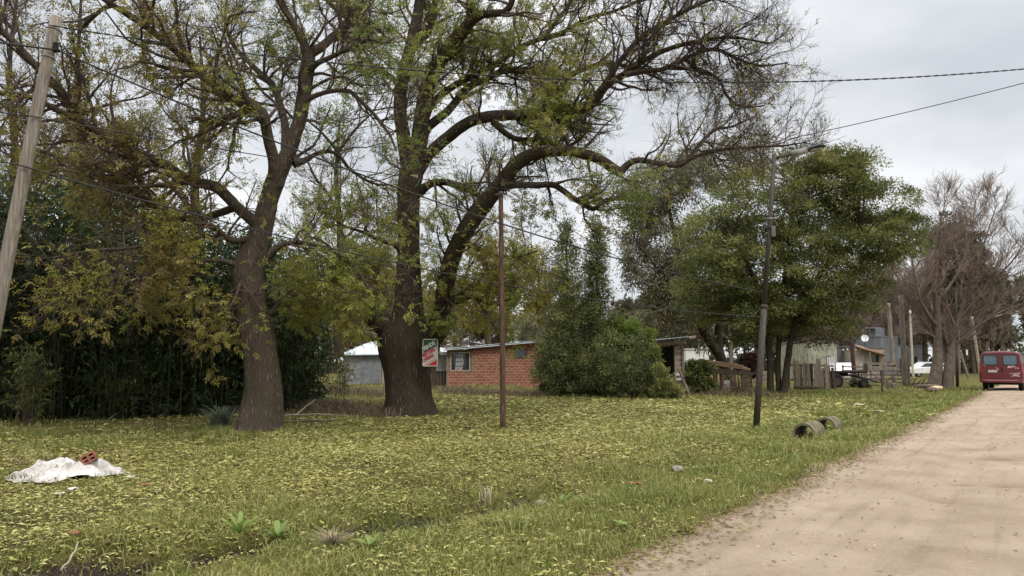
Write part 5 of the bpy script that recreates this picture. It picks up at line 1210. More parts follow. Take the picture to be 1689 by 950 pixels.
# open fronted shed
YO = 35.5
ox = at(1060, 600, YO)[0]
def X_(px): return at(px, 600, YO)[0]-ox
def Z_(py): return EYE+(595-py)/F*YO
rt = empty("open_shed", (ox, YO, 0), "open fronted wooden shed with a pale tin roof right of the shrubs", "shed")
mb = MB(); mb.box((X_(1010), 3.4, 1.15), (5.0, .08, 2.6)); mb.box((X_(1113), 1.7, 1.1), (.06, 3.3, 2.4)); mb.box((X_(950), 1.7, 1.1), (.06, 3.3, 2.4)); planks(mb, X_(950), X_(1078), -.05, 2.1, .04, .2, .03, g, True); mb.build("wall", WOOD_DARK, rt)
mb = MB(); planks(mb, X_(1113), X_(1127), 1.0, 2.3, .05, .3, .03, g, True); planks(mb, X_(1112), X_(1128), .1, .95, .06, .2, .03, g, True, gap=.09); mb.box((X_(1100), .05, Z_(567)), (X_(1136)-X_(1070), .05, .17), Matrix.Rotation(-.09, 3, 'Y')); mb.build("boards", WOOD_BOARD, rt)
mb = MB(); mb.box((X_(1126.5), -.02, 1.15), (.10, .10, 2.5)); mb.box((X_(1078), 0.08, 1.05), (.10, .10, 2.3)); mb.bar((X_(1131), -.5, 0), (X_(1120), -.1, 1.1), .09, .09); mb.build("post", WOOD_GREY, rt)
mb = MB(); corrugated(mb, X_(1135), Z_(556), X_(1048), Z_(564), -.6, 3.8, seed=8); corrugated(mb, X_(1048), Z_(562), X_(960), Z_(560), -.5, 3.8, seed=9); mb.build("roof", TIN, rt)
mb = MB(); mb.bar((X_(1132), -.55, Z_(558)), (X_(1144), -.45, Z_(556)), .12, .12); mb.build("rafter", WOOD_BOARD, rt)
mb = MB(); mb.box((X_(1095), 1.2, .45), (1.2, 1.2, .9)); mb.build("workbench", BLACK, rt, bevel=.02)

# timber pile on its rough brick stand
YT = 39.0
tx = at(1150, 600, YT)[0]
def X_(px): return at(px, 600, YT)[0]-tx
def Z_(py): return EYE+(595-py)/F*YT
rt = empty("brick_stand", (tx, YT, 0), "rough brick and post stand carrying the sawn timber behind the near lamp post", "stand")
for a, b_ in ((1160, 1169), (1177, 1183), (1188, 1196), (1205, 1213), (1223, 1236)):
    mb = MB(); mb.box(((X_(a)+X_(b_))/2, .1, .55), (X_(b_)-X_(a), .3, 1.1)); mb.build("pier", M_noise("rough brick", [(.3, (.21, .12, .085)), (.6, (.34, .22, .16)), (.8, (.43, .32, .25))], 6, .95, .6, .02), rt, bevel=.02)
mb = MB(); mb.bar((X_(1150), .1, Z_(606)), (X_(1246), .1, Z_(616)), .4, .10); mb.bar((X_(1172), -.12, Z_(612)), (X_(1240), -.1, Z_(618)), .05, .12); mb.build("beam", WOOD_GREY, rt)
for k, (a, za, b_, zb, y) in enumerate(((1152, 593.5, 1225, 604.5, -.1), (1160, 597.5, 1232, 606.5, .06), (1178, 599.5, 1236, 608, -.06))):
    mb = MB(); mb.bar((0, 0, 0), (X_(b_)-X_(a), 0, Z_(zb)-Z_(za)), .20, .10)
    o = mb.build("timber_plank", WOOD_NEW, loc=(tx+X_(a), YT+y, Z_(za)+.02-.03*k), bevel=.006)
    tag(o, ("longest sawn orange plank, topmost on the brick stand", "sawn orange plank in the middle of the three on the brick stand", "sawn orange plank lying lowest on the brick stand")[k], "plank", "sawn planks on the brick stand")
mb = MB(); mb.lathe([(0, .34), (.12, .34), (.15, .30), (.16, .0), (.0, .0)], (0, 0, 0), (0, 0, 1), 16); p = (at(1198, 600, 37.5)[0], 37.5); o = mb.build("plastic_drum", WHITE, None, True, loc=(p[0], p[1], H(*p)+.25)); tag(o, "white plastic drum in the weeds before the timber stand", "drum")
mb = MB(); mb.box((0, 0, .14), (.42, .4, .3)); o = mb.build("stone_block", CONCRETE, None, bevel=.04, loc=(p[0], p[1], H(*p)-.02)); tag(o, "grey stone block under the white plastic drum", "block")

# upright slab fence
YF = 42.0
fx = at(1308, 600, YF)[0]
rt = empty("slab_fence", (fx, YF, 0), "fence of upright weathered timber slabs right of the multi trunk tree", "fence")
px = 1308.0
while px < 1371:
    w = 3.6+4.5*g.random(); top = 589+9*g.random()+(8 if px > 1352 else 0)
    mb = MB(); x = at(px+w/2, 600, YF)[0]-fx; h_ = EYE+(595-top)/F*YF
    mb.box((x, .10*g.normal(), h_/2-.05), (w*1.12*YF/F*.93, .05+.05*g.random(), h_), Matrix.Rotation(.035*g.normal(), 3, 'Y'), taper=.86)
    mb.build("slab", (WOOD_GREY, WOOD_BOARD, WOOD_BOARD, WOOD_GREY, WOOD_DARK)[int(g.integers(0, 5))], rt, bevel=.012); px += w*.93
mb = MB(); mb.bar((-.1, .18, .5), (2.4, .18, .52), .08, .08); mb.bar((-.1, .18, 1.35), (2.4, .18, 1.3), .08, .08); mb.build("rail", WOOD_DARK, rt)
for k, (px, lab) in enumerate(((1300, "thin pole leaning on the left end of the slab fence"), (1318, "dark low log lying at the foot of the slab fence"))):
    mb = MB()
    if k == 0: mb.tube([(0, 0, -.05), (.1, .1, 1.9), (.15, .12, 2.9)], [.05, .045, .03], 8)
    else: mb.tube([(-.3, 0, .1), (.6, .1, .11), (1.5, .15, .09)], [.10, .11, .08], 10)
    p = (at(px, 600, YF-.9)[0], YF-.9); tag(mb.build("log" if k else "leaning_pole", WOOD_GREY if k == 0 else WOOD_DARK, None, True, loc=(p[0], p[1], H(*p))), lab, "log" if k else "pole")
for k in range(7):
    p = on(1346+29*g.random(), 638+2*g.random()); mb = MB(); mb.box((0, 0, .06), (.24, .13, .11), Matrix.Rotation(g.random()*3, 3, 'Z') @ Matrix.Rotation(.3*g.normal(), 3, 'X')); tag(mb.build("broken_brick", CLAY, None, bevel=.01, loc=(p[0], p[1], p[2])), "broken red brick in the heap at the right end of the slab fence", "brick", "broken bricks by the slab fence")

# trailer
YR = 43.5
rx = at(1368, 600, YR)[0]
rt = empty("farm_trailer", (rx, YR, 0), "black flatbed farm trailer parked behind the right end of the slab fence", "trailer")
def wheel(parent, c, r, w, axis=(1, 0, 0), rimmat=LAMPGREY, name="wheel"):
    ax = np.array(axis, float)
    mb = MB(); mb.lathe([(r*.58, -w*.42), (r*.9, -w*.5), (r, -w*.33), (r, w*.33), (r*.9, w*.5), (r*.58, w*.42)], c, ax, 28); t = mb.build(name, BLACK, parent, True)
    mb = MB(); mb.lathe([(0, -w*.30), (r*.2, -w*.32), (r*.28, -w*.24), (r*.5, -w*.26), (r*.585, -w*.41), (r*.585, w*.41), (r*.5, w*.26), (r*.28, w*.24), (r*.2, w*.32), (0, w*.30)], c, ax, 24); mb.build("rim", rimmat, t, True)
    return t
wheel(rt, np.array((.22, -.3, .42)), .44, .24, (.25, -.97, 0), WOOD_DARK); wheel(rt, np.array((.62, .9, .42)), .44, .24, (.25, -.97, 0), DARKMETAL)
mb = MB(); mb.box((.9, .5, .93), (2.4, 1.6, .12)); mb.box((.6, .3, .78), (1.2, .2, .2)); mb.build("bed", BLACK, rt, bevel=.02)
mb = MB(); mb.bar((1.5, .3, .75), (2.7, -.2, .35), .09, .09); mb.bar((1.5, .8, .75), (2.7, -.2, .37), .09, .09); mb.bar((1.7, 0, .9), (1.75, 0, 0), .06, .06); mb.bar((1.1, .2, .82), (2.0, -.1, .12), .05, .05); mb.build("drawbar", DARKMETAL, rt)
wheel(rt, np.array((1.95, -.1, .28)), .28, .12, (.25, -.97, 0), DARKMETAL)
# farm gate
YE = 46.5
a0 = at(1388, 600, YE)[0]; a1 = at(1489, 600, YE)[0]; w = a1-a0
rt = empty("farm_gate", (a0, YE, 0), "wide wooden farm gate with crossed braces beside the trailer", "gate")
mb = MB()
for z in (.25, .48, .72, .98, 1.22): mb.bar((0, 0, z), (w, 0, z-.03), .05, .085)
mb.build("rail", WOOD_GREY, rt)
for x in (0.05, w*.36, w*.66, w-.08): mb = MB(); mb.box((x, -.055, .70), (.09, .05, 1.3)); mb.build("upright", WOOD_GREY, rt)
for a, b_ in ((.05, .36), (.66, .36), (.66, .99)):
    mb = MB(); mb.bar((w*a, -.11, .18), (w*b_, -.11, 1.15), .04, .08); mb.build("brace", WOOD_GREY, rt)
# plank tray on one post
YV = 37.0
vx = at(1453, 600, YV)[0]
rt = empty("plank_tray", (vx, YV, 0), "shallow tray of old planks on one thin rusty post before the farm gate", "tray")
mb = MB(); mb.tube([(0, 0, -.1), (-.02, 0, 1.1)], [.035, .035], 10); mb.build("post", WOOD_RED, rt, True)
mb = MB(); x0, x1 = at(1427, 600, YV)[0]-vx, at(1477, 600, YV)[0]-vx
mb.bar((x0, -.2, 1.46), (x1-.05, -.2, 1.42), .03, .11); mb.bar((x0, -.22, 1.27), (x1, -.22, 1.22), .03, .13); mb.bar((x0, .2, 1.46), (x1, .2, 1.44), .03, .11); mb.box(((x0+x1)/2, 0, 1.13), (x1-x0, .46, .04)); mb.box((x0+.04, 0, 1.28), (.04, .36, .32)); mb.box((x1-.06, 0, 1.26), (.04, .36, .32)); mb.build("planks", WOOD_GREY, rt, bevel=.006)

# cut logs and brushwood
for k, (px, py, L_, r, a, mat, lab) in enumerate(((1545, 643, .7, .11, .25, WOOD_NEW, "pale orange end of a cut log beside the bare tree"), (1528, 640, 1.3, .11, -.5, BARK_FAR, "grey brown log lying in front of the bare tree"), (1515, 636, 1.6, .09, -.35, WOOD_DARK, "dark broken branch lying by the thickest post"), (1536, 646, .7, .12, .5, BARK_FAR, "short log nearest the tray in the wood heap"))):
    p = on(px, py); mb = MB(); d = np.array((math.cos(a), math.sin(a), .04)); mb.tube([-d*L_/2, -d*L_*.1+np.array((0, 0, .03)), d*L_/2], [r, r*1.08, r*.9], 12)
    if mat is WOOD_DARK:
        for q in range(6): mb.tube([d*L_*(q/6-.4), d*L_*(q/6-.35)+np.array((.15, -.1, .3+.1*q % .2)), d*L_*(q/6-.2)+np.array((.3, -.1, .45))], [.04, .03, .01], 6)
    tag(mb.build("log", mat, None, True, loc=(p[0], p[1], p[2]+r*.8)), lab, "log", "logs by the bare tree")

# loose boards and crates lying about the yard
for k, (px, py, L_, w, h, rx_, rz, mat, lab) in enumerate(((1322, 634, 1.5, .2, .05, .0, .3, WOOD_BOARD, "pale board lying flat before the slab fence"), (1384, 641, 1.1, .16, .05, .1, -.5, WOOD_GREY, "grey board lying beside the trailer wheel"), (1432, 636, 1.4, .14, .06, .0, .1, WOOD_DARK, "dark board on the ground under the plank tray"), (1256, 634, 1.2, .18, .9, .0, .2, WOOD_BOARD, "upright boards stacked left of the multi trunk tree"), (1470, 640, .5, .4, .3, .0, .6, WOOD_GREY, "small wooden crate at the foot of the farm gate"))):
    p = on(px, py); mb = MB(); mb.box((0, 0, h/2), (L_, w, h), Matrix.Rotation(rx_, 3, 'Y'))
    if h > .2:
        for q in range(3): mb.box((0, -w/2-.012, h*(.2+.3*q)), (L_*1.02, .022, h*.2))
    tag(mb.build("crate" if h > .2 and L_ < 1 else "board", mat, None, bevel=.006, loc=(p[0], p[1], p[2]), rotz=rz), lab, "crate" if h > .2 and L_ < 1 else "board")

# ------------------------------------------------------------------ far houses
def box_house(name, lab, px0, px1, pytop, Yk, depth, mat, openings=(), roof=None, parts=()):
    x0 = at(px0, 600, Yk)[0]; x1 = at(px1, 600, Yk)[0]; top = EYE+(595-pytop)/F*Yk; w = x1-x0
    rt = empty(name, (x0, Yk, 0), lab, "house")
    # front wall built around its openings, column by column
    mb = MB(); xs = sorted({0, w, *[a for o in openings for a in (o[0]*w, o[1]*w)]})
    for a, b_ in zip(xs[:-1], xs[1:]):
        z = -.1
        for o in sorted([o for o in openings if o[0]*w <= a+1e-6 and o[1]*w >= b_-1e-6], key=lambda o: o[2]):
            if o[2]*top > z+.01: mb.prism([(a, z), (b_, z), (b_, o[2]*top), (a, o[2]*top)], 0, .2)
            z = o[3]*top
        mb.prism([(a, z), (b_, z), (b_, top), (a, top)], 0, .2)
    mb.box((w/2, depth-.1, top/2-.05), (w, .2, top+.1)); mb.box((.1, depth/2, top/2-.05), (.2, depth-.42, top+.1)); mb.box((w-.1, depth/2, top/2-.05), (.2, depth-.42, top+.1)); mb.box((w/2, depth/2, .0), (w-.42, depth-.42, .04))
    mb.build("wall", mat, rt)
    for o in openings:
        m2 = MB(); m2.box(((o[0]+o[1])/2*w, .13, (o[2]+o[3])/2*top), ((o[1]-o[0])*w, .05, (o[3]-o[2])*top)); m2.build(o[4], o[5], rt)
    m3 = MB(); m3.box((w/2, depth/2, top+.05), (w+.12, depth+.12, .1)); m3.build("roof", roof or mat, rt)
    return rt, w, top
TAN = M_noise("tan render", [(.3, (.24, .195, .155)), (.55, (.36, .295, .235)), (.75, (.44, .37, .30))], 1.5, .9, .2, .02)
BLUEG = M_noise("blue grey render", [(.3, (.15, .158, .17)), (.6, (.23, .24, .256)), (.8, (.30, .31, .325))], 1.2, .9, .2, .02)
DKG = M_noise("dark grey render", [(.3, (.085, .08, .085)), (.7, (.16, .15, .155))], 1.5, .9, .2, .02)
PALE = M_noise("mossy pale render", [(.3, (.13, .135, .085)), (.5, (.27, .265, .19)), (.72, (.42, .40, .32))], 2.5, .9, .3, .02)
TILE = M_noise("roof tile", [(.3, (.18, .105, .075)), (.7, (.32, .21, .16))], 8, .9, .6, .03)
DOORW = M_noise("old white door", [(.3, (.36, .33, .29)), (.7, (.50, .46, .41))], 4, .7, .1)
rt, w, top = box_house("tan_house", "tan rendered house with a tiled awning and a satellite dish", 1411, 1459, 575, 60, 6, TAN, ((.12, .38, .0, .82, "door", DOORW), (.56, .82, .35, .8, "window", GLASS)), DKG)
mb = MB(); n = 22
for k in range(n):
    x = .15+k*.10; mb.tube([(x, .25, top+.30-.028*k), (x+.03, -.55, top+.02-.028*k)], [.055, .055], 6)
mb.box((1.25, -.12, top-.18), (2.3, .7, .04), Matrix.Rotation(.27, 3, 'Y')); mb.build("awning", TILE, rt, True)
for x in (1.0, 2.1): mb = MB(); mb.box((x, -.45, (top-.3)/2), (.09, .09, top-.3)); mb.build("awning_post", WOOD_GREY, rt)
mb = MB(); mb.lathe([(0, .0), (.15, .015), (.26, .055), (.30, .09), (.29, .10), (.25, .07), (.14, .03), (0, .015)], (1.35, 1.0, top+.85), (-.35, -.9, .25), 20); d = mb.build("satellite_dish", WHITE, rt, True)
mb = MB(); mb.tube([(1.35, 1.05, top), (1.35, 1.05, top+.8)], .03, 8); mb.tube([(1.35, .95, top+.55), (1.2, .5, top+.85)], .02, 6); mb.build("dish_mast", DARKMETAL, rt)
mb = MB()
for k in range(5): mb.box((.35*k-1.0, -.1, top-.1+.05*math.sin(k)), (.09, .05, .12))
mb.build("bulbs", WHITE, rt)
rt, w, top = box_house("blue_grey_house", "tall blue grey rendered building with a stepped top behind the tan house", 1455, 1482, 556, 82, 6, BLUEG, ((.3, .7, .1, .35, "window", GLASS),), BLUEG)
mb = MB(); mb.box((.6, 2, top+.55), (1.0, 1.5, .9)); mb.box((.1, 2, top+1.06), (1.6, 1.2, .12)); mb.build("tank_tower", BLUEG, rt, bevel=.03)
box_house("blue_grey_house", "lower pale blue grey building between the tall one and the dark grey house", 1482, 1498, 571, 84, 5, M_noise("pale blue render", [(.3, (.25, .27, .30)), (.7, (.38, .40, .43))], 1.5, .9, .1), ((.1, .9, .05, .55, "garage_door", M_plain("brick red door", (.22, .06, .055))),), BLUEG)
box_house("dark_grey_house", "small dark grey box house behind the white car", 1497, 1522, 571, 86, 5, DKG, ((.22, .38, .0, .62, "door_frame", DOORW), (.40, .66, .0, .62, "door", M_plain("black door", (.02, .02, .025))), (.70, .92, .1, .55, "window", M_plain("light shutter", (.42, .43, .45)))), DKG)
box_house("mossy_house", "mossy pale house half hidden by the dense tree", 1334, 1381, 565, 58, 6, PALE, ((.62, .75, .2, .65, "window", GLASS),), M_noise("old tin", [(.3, (.09, .08, .075)), (.7, (.18, .165, .15))], 2, .8, .1))
box_house("dark_outbuilding", "low dark roofed outbuilding left of the tan house", 1381, 1411, 573, 62, 5, DKG, ((.05, .5, .1, .5, "window", WHITE),), DKG)
# white picket panel standing by the slab fence
YI = 47; ix = at(1364, 600, YI)[0]
rt = empty("picket_panel", (ix, YI, 0), "white painted board panel above the trailer beside the slab fence", "fence")
mb = MB(); planks(mb, 0, .62, .75, 1.85, 0, .11, .025, g, False, gap=.03); mb.build("boards", WHITE, rt)
mb = MB(); mb.box((.05, .05, .9), (.07, .07, 1.9)); mb.box((.57, .05, .9), (.07, .07, 1.9)); mb.build("post", WOOD_GREY, rt)

# white box added to stand in for bright sky gaps behind the timber pile
YZ = 58
rt, w, top = box_house("sky_gap_box", "added white box standing in for sky gaps behind the timber pile under the trees", 1132, 1168, 577, YZ, 4, WHITE, ((.1, .3, .1, .7, "door", LAMPGREY),), TIN)
leafy("hedge_bush", "dark red brown bush behind the right end of the timber pile", "shrub", (at(1238, 600, 44)[0], 44), [([(at(1238, 600, 44)[0], 44, 0), (at(1238, 600, 44)[0], 44, .6), (at(1238, 600, 44)[0]+.1, 44, 1.2)], [.06, .05, .02])], [ell(1236, 602, 44, 22, 20, .7)], 50, 80, .3, (.13, .07), M_leaf("red brown leaf", [(0, (.03, .014, .012)), (1, (.13, .06, .045))], .25), BARK2, 201, limb_r=.012)

# ------------------------------------------------------------------ vehicles
def loft(mb, secs, cap=True):
    secs = np.array(secs); n, k = secs.shape[:2]; idx = np.arange(n*k).reshape(n, k); A = idx[:-1]; B = idx[1:]; o = mb.n
    mb.add(secs.reshape(-1, 3), np.stack([A, np.roll(A, -1, 1), np.roll(B, -1, 1), B], -1).reshape(-1, 4))
    if cap: mb.ng.append([o+i for i in range(k)][::-1]); mb.ng.append([o+(n-1)*k+i for i in range(k)])
CARRED = M_plain("dark red paint", (.125, .012, .020), .32, 0, .5, .7)
CARWHITE = M_plain("white car paint", (.74, .74, .73), .25, 0, .5, .6)
LAMPRED = M_plain("tail lamp red", (.30, .02, .02), .2, 0, .6)
def van():
    p = gnd(1653, 645); yaw = -math.atan2(RD[0], RD[1])-.03
    rt = empty("red_van", (p[0], p[1], road_z(p[0], p[1])), "dark red van parked on the road seen from behind", "van", rz=yaw)
    W2, zt, zb = .98, 2.06, .42
    def sec(y, wb, wt, zb_, zt_, r=.13):
        pts = [(-wb+.06, zb_), (-wb, zb_+.12), (-wb*1.01, zb_+.55), (-(wb+wt)/2-.01, (zb_+zt_)/2+.2), (-wt, zt_-.22), (-wt+.05, zt_-.08), (-wt+.18, zt_), (0, zt_+.025)]
        pts = pts+[(-a, b_) for a, b_ in pts[-2::-1]]
        return [(a, y, b_) for a, b_ in pts]
    mb = MB(); loft(mb, [sec(.0, W2-.05, W2-.14, zb, zt-.05), sec(.05, W2, W2-.10, zb-.02, zt), sec(1.2, W2, W2-.10, zb-.04, zt), sec(3.0, W2, W2-.10, zb-.04, zt), sec(3.35, W2, W2-.12, zb-.04, zt-.12), sec(4.0, W2-.03, W2-.2, zb-.04, 1.35), sec(4.6, W2-.1, W2-.25, zb-.04, 1.12), sec(4.78, W2-.2, W2-.35, zb, .95)])
    body = mb.build("body", CARRED, rt, False, bevel=.03)
    for s in (-1, 1):
        mb = MB(); x0, x1 = sorted((s*.015, s*.86))
        # rear door leaf around its window, standing 18 mm proud of the body
        wx0, wx1 = sorted((s*.13, s*.75)); z0, z1, w0, w1 = .62, 1.93, 1.36, 1.86
        for a in (((x0, z0), (x1, z0), (x1, w0), (x0, w0)), ((x0, w1), (x1, w1), (x1-.04*(s > 0), z1), (x0+.04*(s < 0), z1)), ((x0, w0), (wx0, w0), (wx0, w1), (x0, w1)), ((wx1, w0), (x1, w0), (x1, w1), (wx1, w1))): mb.prism(a, -.02, .03)
        d = mb.build("rear_door", CARRED, rt)
        mb = MB(); mb.prism([(a+(wx0+wx1)/2, b_+(w0+w1)/2) for a, b_ in rrect(wx1-wx0-.0, w1-w0, .07)], -.012, .02); mb.build("window", VANGLASS, d)
        fr = MB(); R_ = np.array([((wx0+wx1)/2+a, -.024, (w0+w1)/2+b_) for a, b_ in rrect(wx1-wx0+.01, w1-w0+.01, .075)]); R_ = np.vstack([R_, R_[:1]]); fr.tube(R_, .016, 6, cap=False); fr.build("window_seal", BLACK, d)
        mb = MB(); mb.box((s*.905, -.012, 1.2), (.085, .05, .52)); mb.build("tail_lamp", LAMPRED, rt, bevel=.015)
    mb = MB(); mb.box((.06, -.035, 1.12), (.05, .04, .2)); mb.build("door_handle", BLACK, rt, bevel=.01)
    mb = MB(); mb.box((-.36, -.028, 1.02), (.40, .014, .13)); mb.build("number_plate", M_noise("worn plate", [(.35, (.36, .30, .31)), (.65, (.62, .58, .58))], 16, .5, 0), rt)
    mb = MB(); mb.box((0, -.05, .50), (1.86, .16, .17)); mb.build("bumper", CARRED, rt, bevel=.04)
    mb = MB(); mb.box((0, -.133, .53), (1.5, .012, .035)); mb.build("bumper_strip", M_plain("worn pink strip", (.42, .16, .16)), rt)
    PALE_PATCH = M_noise("pale mottle", [(.35, (.28, .10, .11)), (.6, (.55, .42, .43))], 7, .6, 0)  # pale mottled shapes set just proud of the rear doors
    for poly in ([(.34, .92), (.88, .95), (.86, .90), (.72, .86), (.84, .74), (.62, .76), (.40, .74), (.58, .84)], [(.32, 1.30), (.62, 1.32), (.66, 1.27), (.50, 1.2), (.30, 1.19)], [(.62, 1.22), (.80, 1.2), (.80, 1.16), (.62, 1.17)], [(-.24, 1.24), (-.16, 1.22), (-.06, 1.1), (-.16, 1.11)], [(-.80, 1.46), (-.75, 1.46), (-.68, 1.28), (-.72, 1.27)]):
        mb = MB(); mb.prism(poly, -.0235, -.015); mb.build("pale_patch", PALE_PATCH, rt)
    for s in (-1, 1):
        for y in (.85, 3.9): wheel(rt, np.array((s*.80, y, .33)), .33, .22, (1, 0, 0), LAMPGREY)
        mb = MB(); mb.bar((s*.95, 3.3, 1.3), (s*1.14, 3.28, 1.38), .12, .22); mb.build("mirror", BLACK, rt, bevel=.02)
        mb = MB(); mb.add([(s*.935, 2.45, 1.35), (s*.935, 3.2, 1.35), (s*.905, 3.1, 1.8), (s*.905, 2.45, 1.8)], [(0, 1, 2, 3)]); mb.build("side_window", VANGLASS, rt)
    mb = MB(); mb.box((0, 2.2, .36), (1.5, 4.0, .12)); mb.build("chassis", BLACK, rt)
van()
def car(name, lab, px, Yk, flip, paint, L_=4.1, rz=0.0):
    x = at(px, 600, Yk)[0]
    rt = empty(name, (x, Yk, 0), lab, "car", rz=rz)
    s = -1 if flip else 1
    hw = .84
    low = [(-2.05, .32), (-2.08, .62), (-1.98, .84), (-1.2, .95), (1.55, 1.0), (1.98, .95), (2.06, .6), (2.02, .32)]
    cab = [(-1.25, .94), (-.55, 1.40), (-.1, 1.46), (.9, 1.45), (1.5, 1.28), (1.9, .98)]
    def sym(poly, h): return [[(s*a, y, b_) for a, b_ in poly] for y in h]
    mb = MB(); mb.prism([(s*a, b_) for a, b_ in low], -hw, hw)
    body = mb.build("body", paint, rt, bevel=.06)
    mb = MB(); n = len(cab)
    v = [(s*a, -hw+.04+.16*max(0, (b_-.95))*1.0, b_) for a, b_ in cab]+[(s*a, hw-.04-.16*max(0, (b_-.95)), b_) for a, b_ in cab]
    mb.add(v, [(i, i+1, i+1+n, i+n) for i in range(n-1)]); mb.ng.append(list(range(n))); mb.ng.append([n+i for i in reversed(range(n))]); mb.build("cabin", paint, rt, bevel=.02)
    for a in ([(-1.02, 1.0), (-.5, 1.35), (.08, 1.37), (.08, 1.0)], [(.16, 1.0), (.16, 1.37), (.9, 1.36), (1.35, 1.22), (1.45, 1.02)]):
        mb = MB(); mb.add([(s*p, -hw+.025+.16*(q-.95), q) for p, q in a], None, [(0, i, i+1) for i in range(1, len(a)-1)]); mb.build("window", GLASS, rt)
    for xx in (-1.28, 1.3): wheel(rt, np.array((s*xx, -hw+.1, .31)), .31, .2, (0, 1, 0), LAMPGREY); wheel(rt, np.array((s*xx, hw-.1, .31)), .31, .2, (0, 1, 0), LAMPGREY)
    mb = MB(); mb.box((s*-2.0, -hw+.22, .72), (.16, .3, .12)); mb.build("headlight", LAMPGREY, rt, bevel=.02)
    mb = MB(); mb.box((s*-.05, -hw-.01, .85), (.16, .03, .03)); mb.build("door_handle", DARKMETAL, rt)
    return rt
car("white_car", "white hatchback car parked behind the bare split trunk tree", 1528, 74, False, CARWHITE)
car("white_van_cab", "white vehicle parked beyond the farm trailer", 1386, 55, False, CARWHITE, rz=1.2)

# ------------------------------------------------------------------ things on the grass
# white sheet
c = gnd(86, 790); n1_, n2_ = 130, 84
gu, gv = np.meshgrid(np.linspace(-1, 1, n1_), np.linspace(-1, 1, n2_))
a = np.arctan2(gv, gu); k = np.maximum(np.abs(gu), np.abs(gv)); rad = np.hypot(gu, gv)+1e-9
ring = k*(1+.10*np.sin(3*a+.6)+.07*np.sin(5*a+2)+.04*np.sin(9*a)+.03*np.sin(14*a+1))
xs = ring*gu/rad*.74; ys = ring*gv/rad*.72
wx = xs+.10*(fbm(xs*4, ys*4, 2, 3)-.5); wy = ys+.10*(fbm(xs*4+9, ys*4, 2, 4)-.5)
g4 = np.random.default_rng(14)
env = smooth(1.0, .45, ring)
zz_ = .012+env*(.045+.085*np.exp(-((xs+.24)/.34)**2-((ys-.26)/.28)**2)+.05*np.exp(-((xs-.42)/.25)**2-((ys-.1)/.3)**2))
for k in range(80):                         # pulled folds, each a crest along a bent line
    fx, fy = (g4.random(2)*2-1)*(.62, .55); aa = g4.choice([.5, 2.4, 1.1])+.5*g4.normal(); ll = .15+.33*g4.random(); ww = .018+.028*g4.random()
    ux, uy = math.cos(aa), math.sin(aa); du = (wx-fx)*ux+(wy-fy)*uy; dv = -(wx-fx)*uy+(wy-fy)*ux+.5*(g4.random()-.5)*du**2/ll
    zz_ += (.45+.55*env)*(.016+.030*g4.random())*np.exp(-np.abs(dv/ww)**1.3)*np.exp(-(du/ll)**4)*smooth(1, .93, ring)
zz_ -= .10*np.exp(-((xs-.06)/.2)**2-((ys+.05-.35*(xs-.06))/.07)**2)*env
zz_ *= 1-.8*np.exp(-((xs-.12)/.24)**2-((ys-.42)/.24)**2)
zz_ = np.maximum(zz_+.012*(fbm(wx*9, wy*9, 2, 12)-.5), .012)
Zs = hgt(xs+c[0], ys+c[1]+.28)-H(c[0], c[1])+zz_+.02
idx = np.arange(n1_*n2_).reshape(n2_, n1_)
mb = MB(); mb.add(np.stack([xs, ys+.28, Zs], -1).reshape(-1, 3), np.stack([idx[:-1, :-1], idx[:-1, 1:], idx[1:, 1:], idx[1:, :-1]], -1).reshape(-1, 4))
SHEETX, SHEETY = c[0], c[1]+.28
o = mb.build("plastic_sheet", M_noise("dirty white sheet", [(.32, (.20, .165, .13)), (.47, (.40, .37, .34)), (.66, (.54, .52, .50))], 3.2, .6, .25, .006, spec=.3), None, True, loc=(c[0], c[1], H(c[0], c[1])))
tag(o, "crumpled dirty white plastic sheet lying on the grass", "sheet"); OBST.append((c[0]-.35, c[1]+.28, .50)); OBST.append((c[0]+.25, c[1]+.28, .50)); OBST.append((c[0]-.02, c[1]+.25, .55))
m_ = o.modifiers.new("t", 'SOLIDIFY'); m_.thickness = .004; m_.offset = 1
sd2 = o.modifiers.new("s", 'SUBSURF'); sd2.levels = 1; sd2.render_levels = 1
# leaf litter lying in the fold of the sheet
mb = MB(); g3 = np.random.default_rng(8); n = 170
lx = .03+.10*g3.normal(size=n); ly = -.05+.05*g3.normal(size=n)+.35*lx; a = g3.random(n)*6.28
mb.leaves(np.stack([lx, ly+.28, .075+.05*g3.random(n)+.02*np.abs(lx)], 1), np.stack([np.cos(a), np.sin(a), .3*g3.normal(size=n)], 1), np.stack([.5*g3.normal(size=n), .5*g3.normal(size=n), 1+0*a], 1), .07, .026, np.clip(.3*g3.random(n)+.1, 0, 1))
tag(mb.build("leaf_heap", LITTER, None, loc=(c[0], c[1], H(c[0], c[1]))), "brown leaves caught in the fold of the white sheet", "leaves", kind="stuff")
# hollow brick
root_p = at(146, 756, 10.45); rz0 = math.radians(24)
mb = MB(); bw, bh, bd = .20, .135, .30
for x in (-bw/2+.015, 0, bw/2-.015): mb.box((x, 0, 0), (.030, bd, bh))
for z in (-bh/2+.014, 0, bh/2-.014):
    for x in (-.05, .05): mb.box((x, .0, z), (.0695, bd-.002, .026))
mb.box((0, .02, 0), (bw-.03, .01, bh-.03))
o = mb.build("hollow_brick", CLAY); o.location = (root_p[0], root_p[1], max(H(root_p[0], root_p[1])+.11, root_p[2])); o.rotation_euler = (Matrix.Rotation(.52, 3, 'Z') @ Matrix.Rotation(-.15, 3, 'X') @ Matrix.Rotation(-.5, 3, 'Y')).to_euler()
tag(o, "red hollow clay brick tilted at the back of the white sheet", "brick")
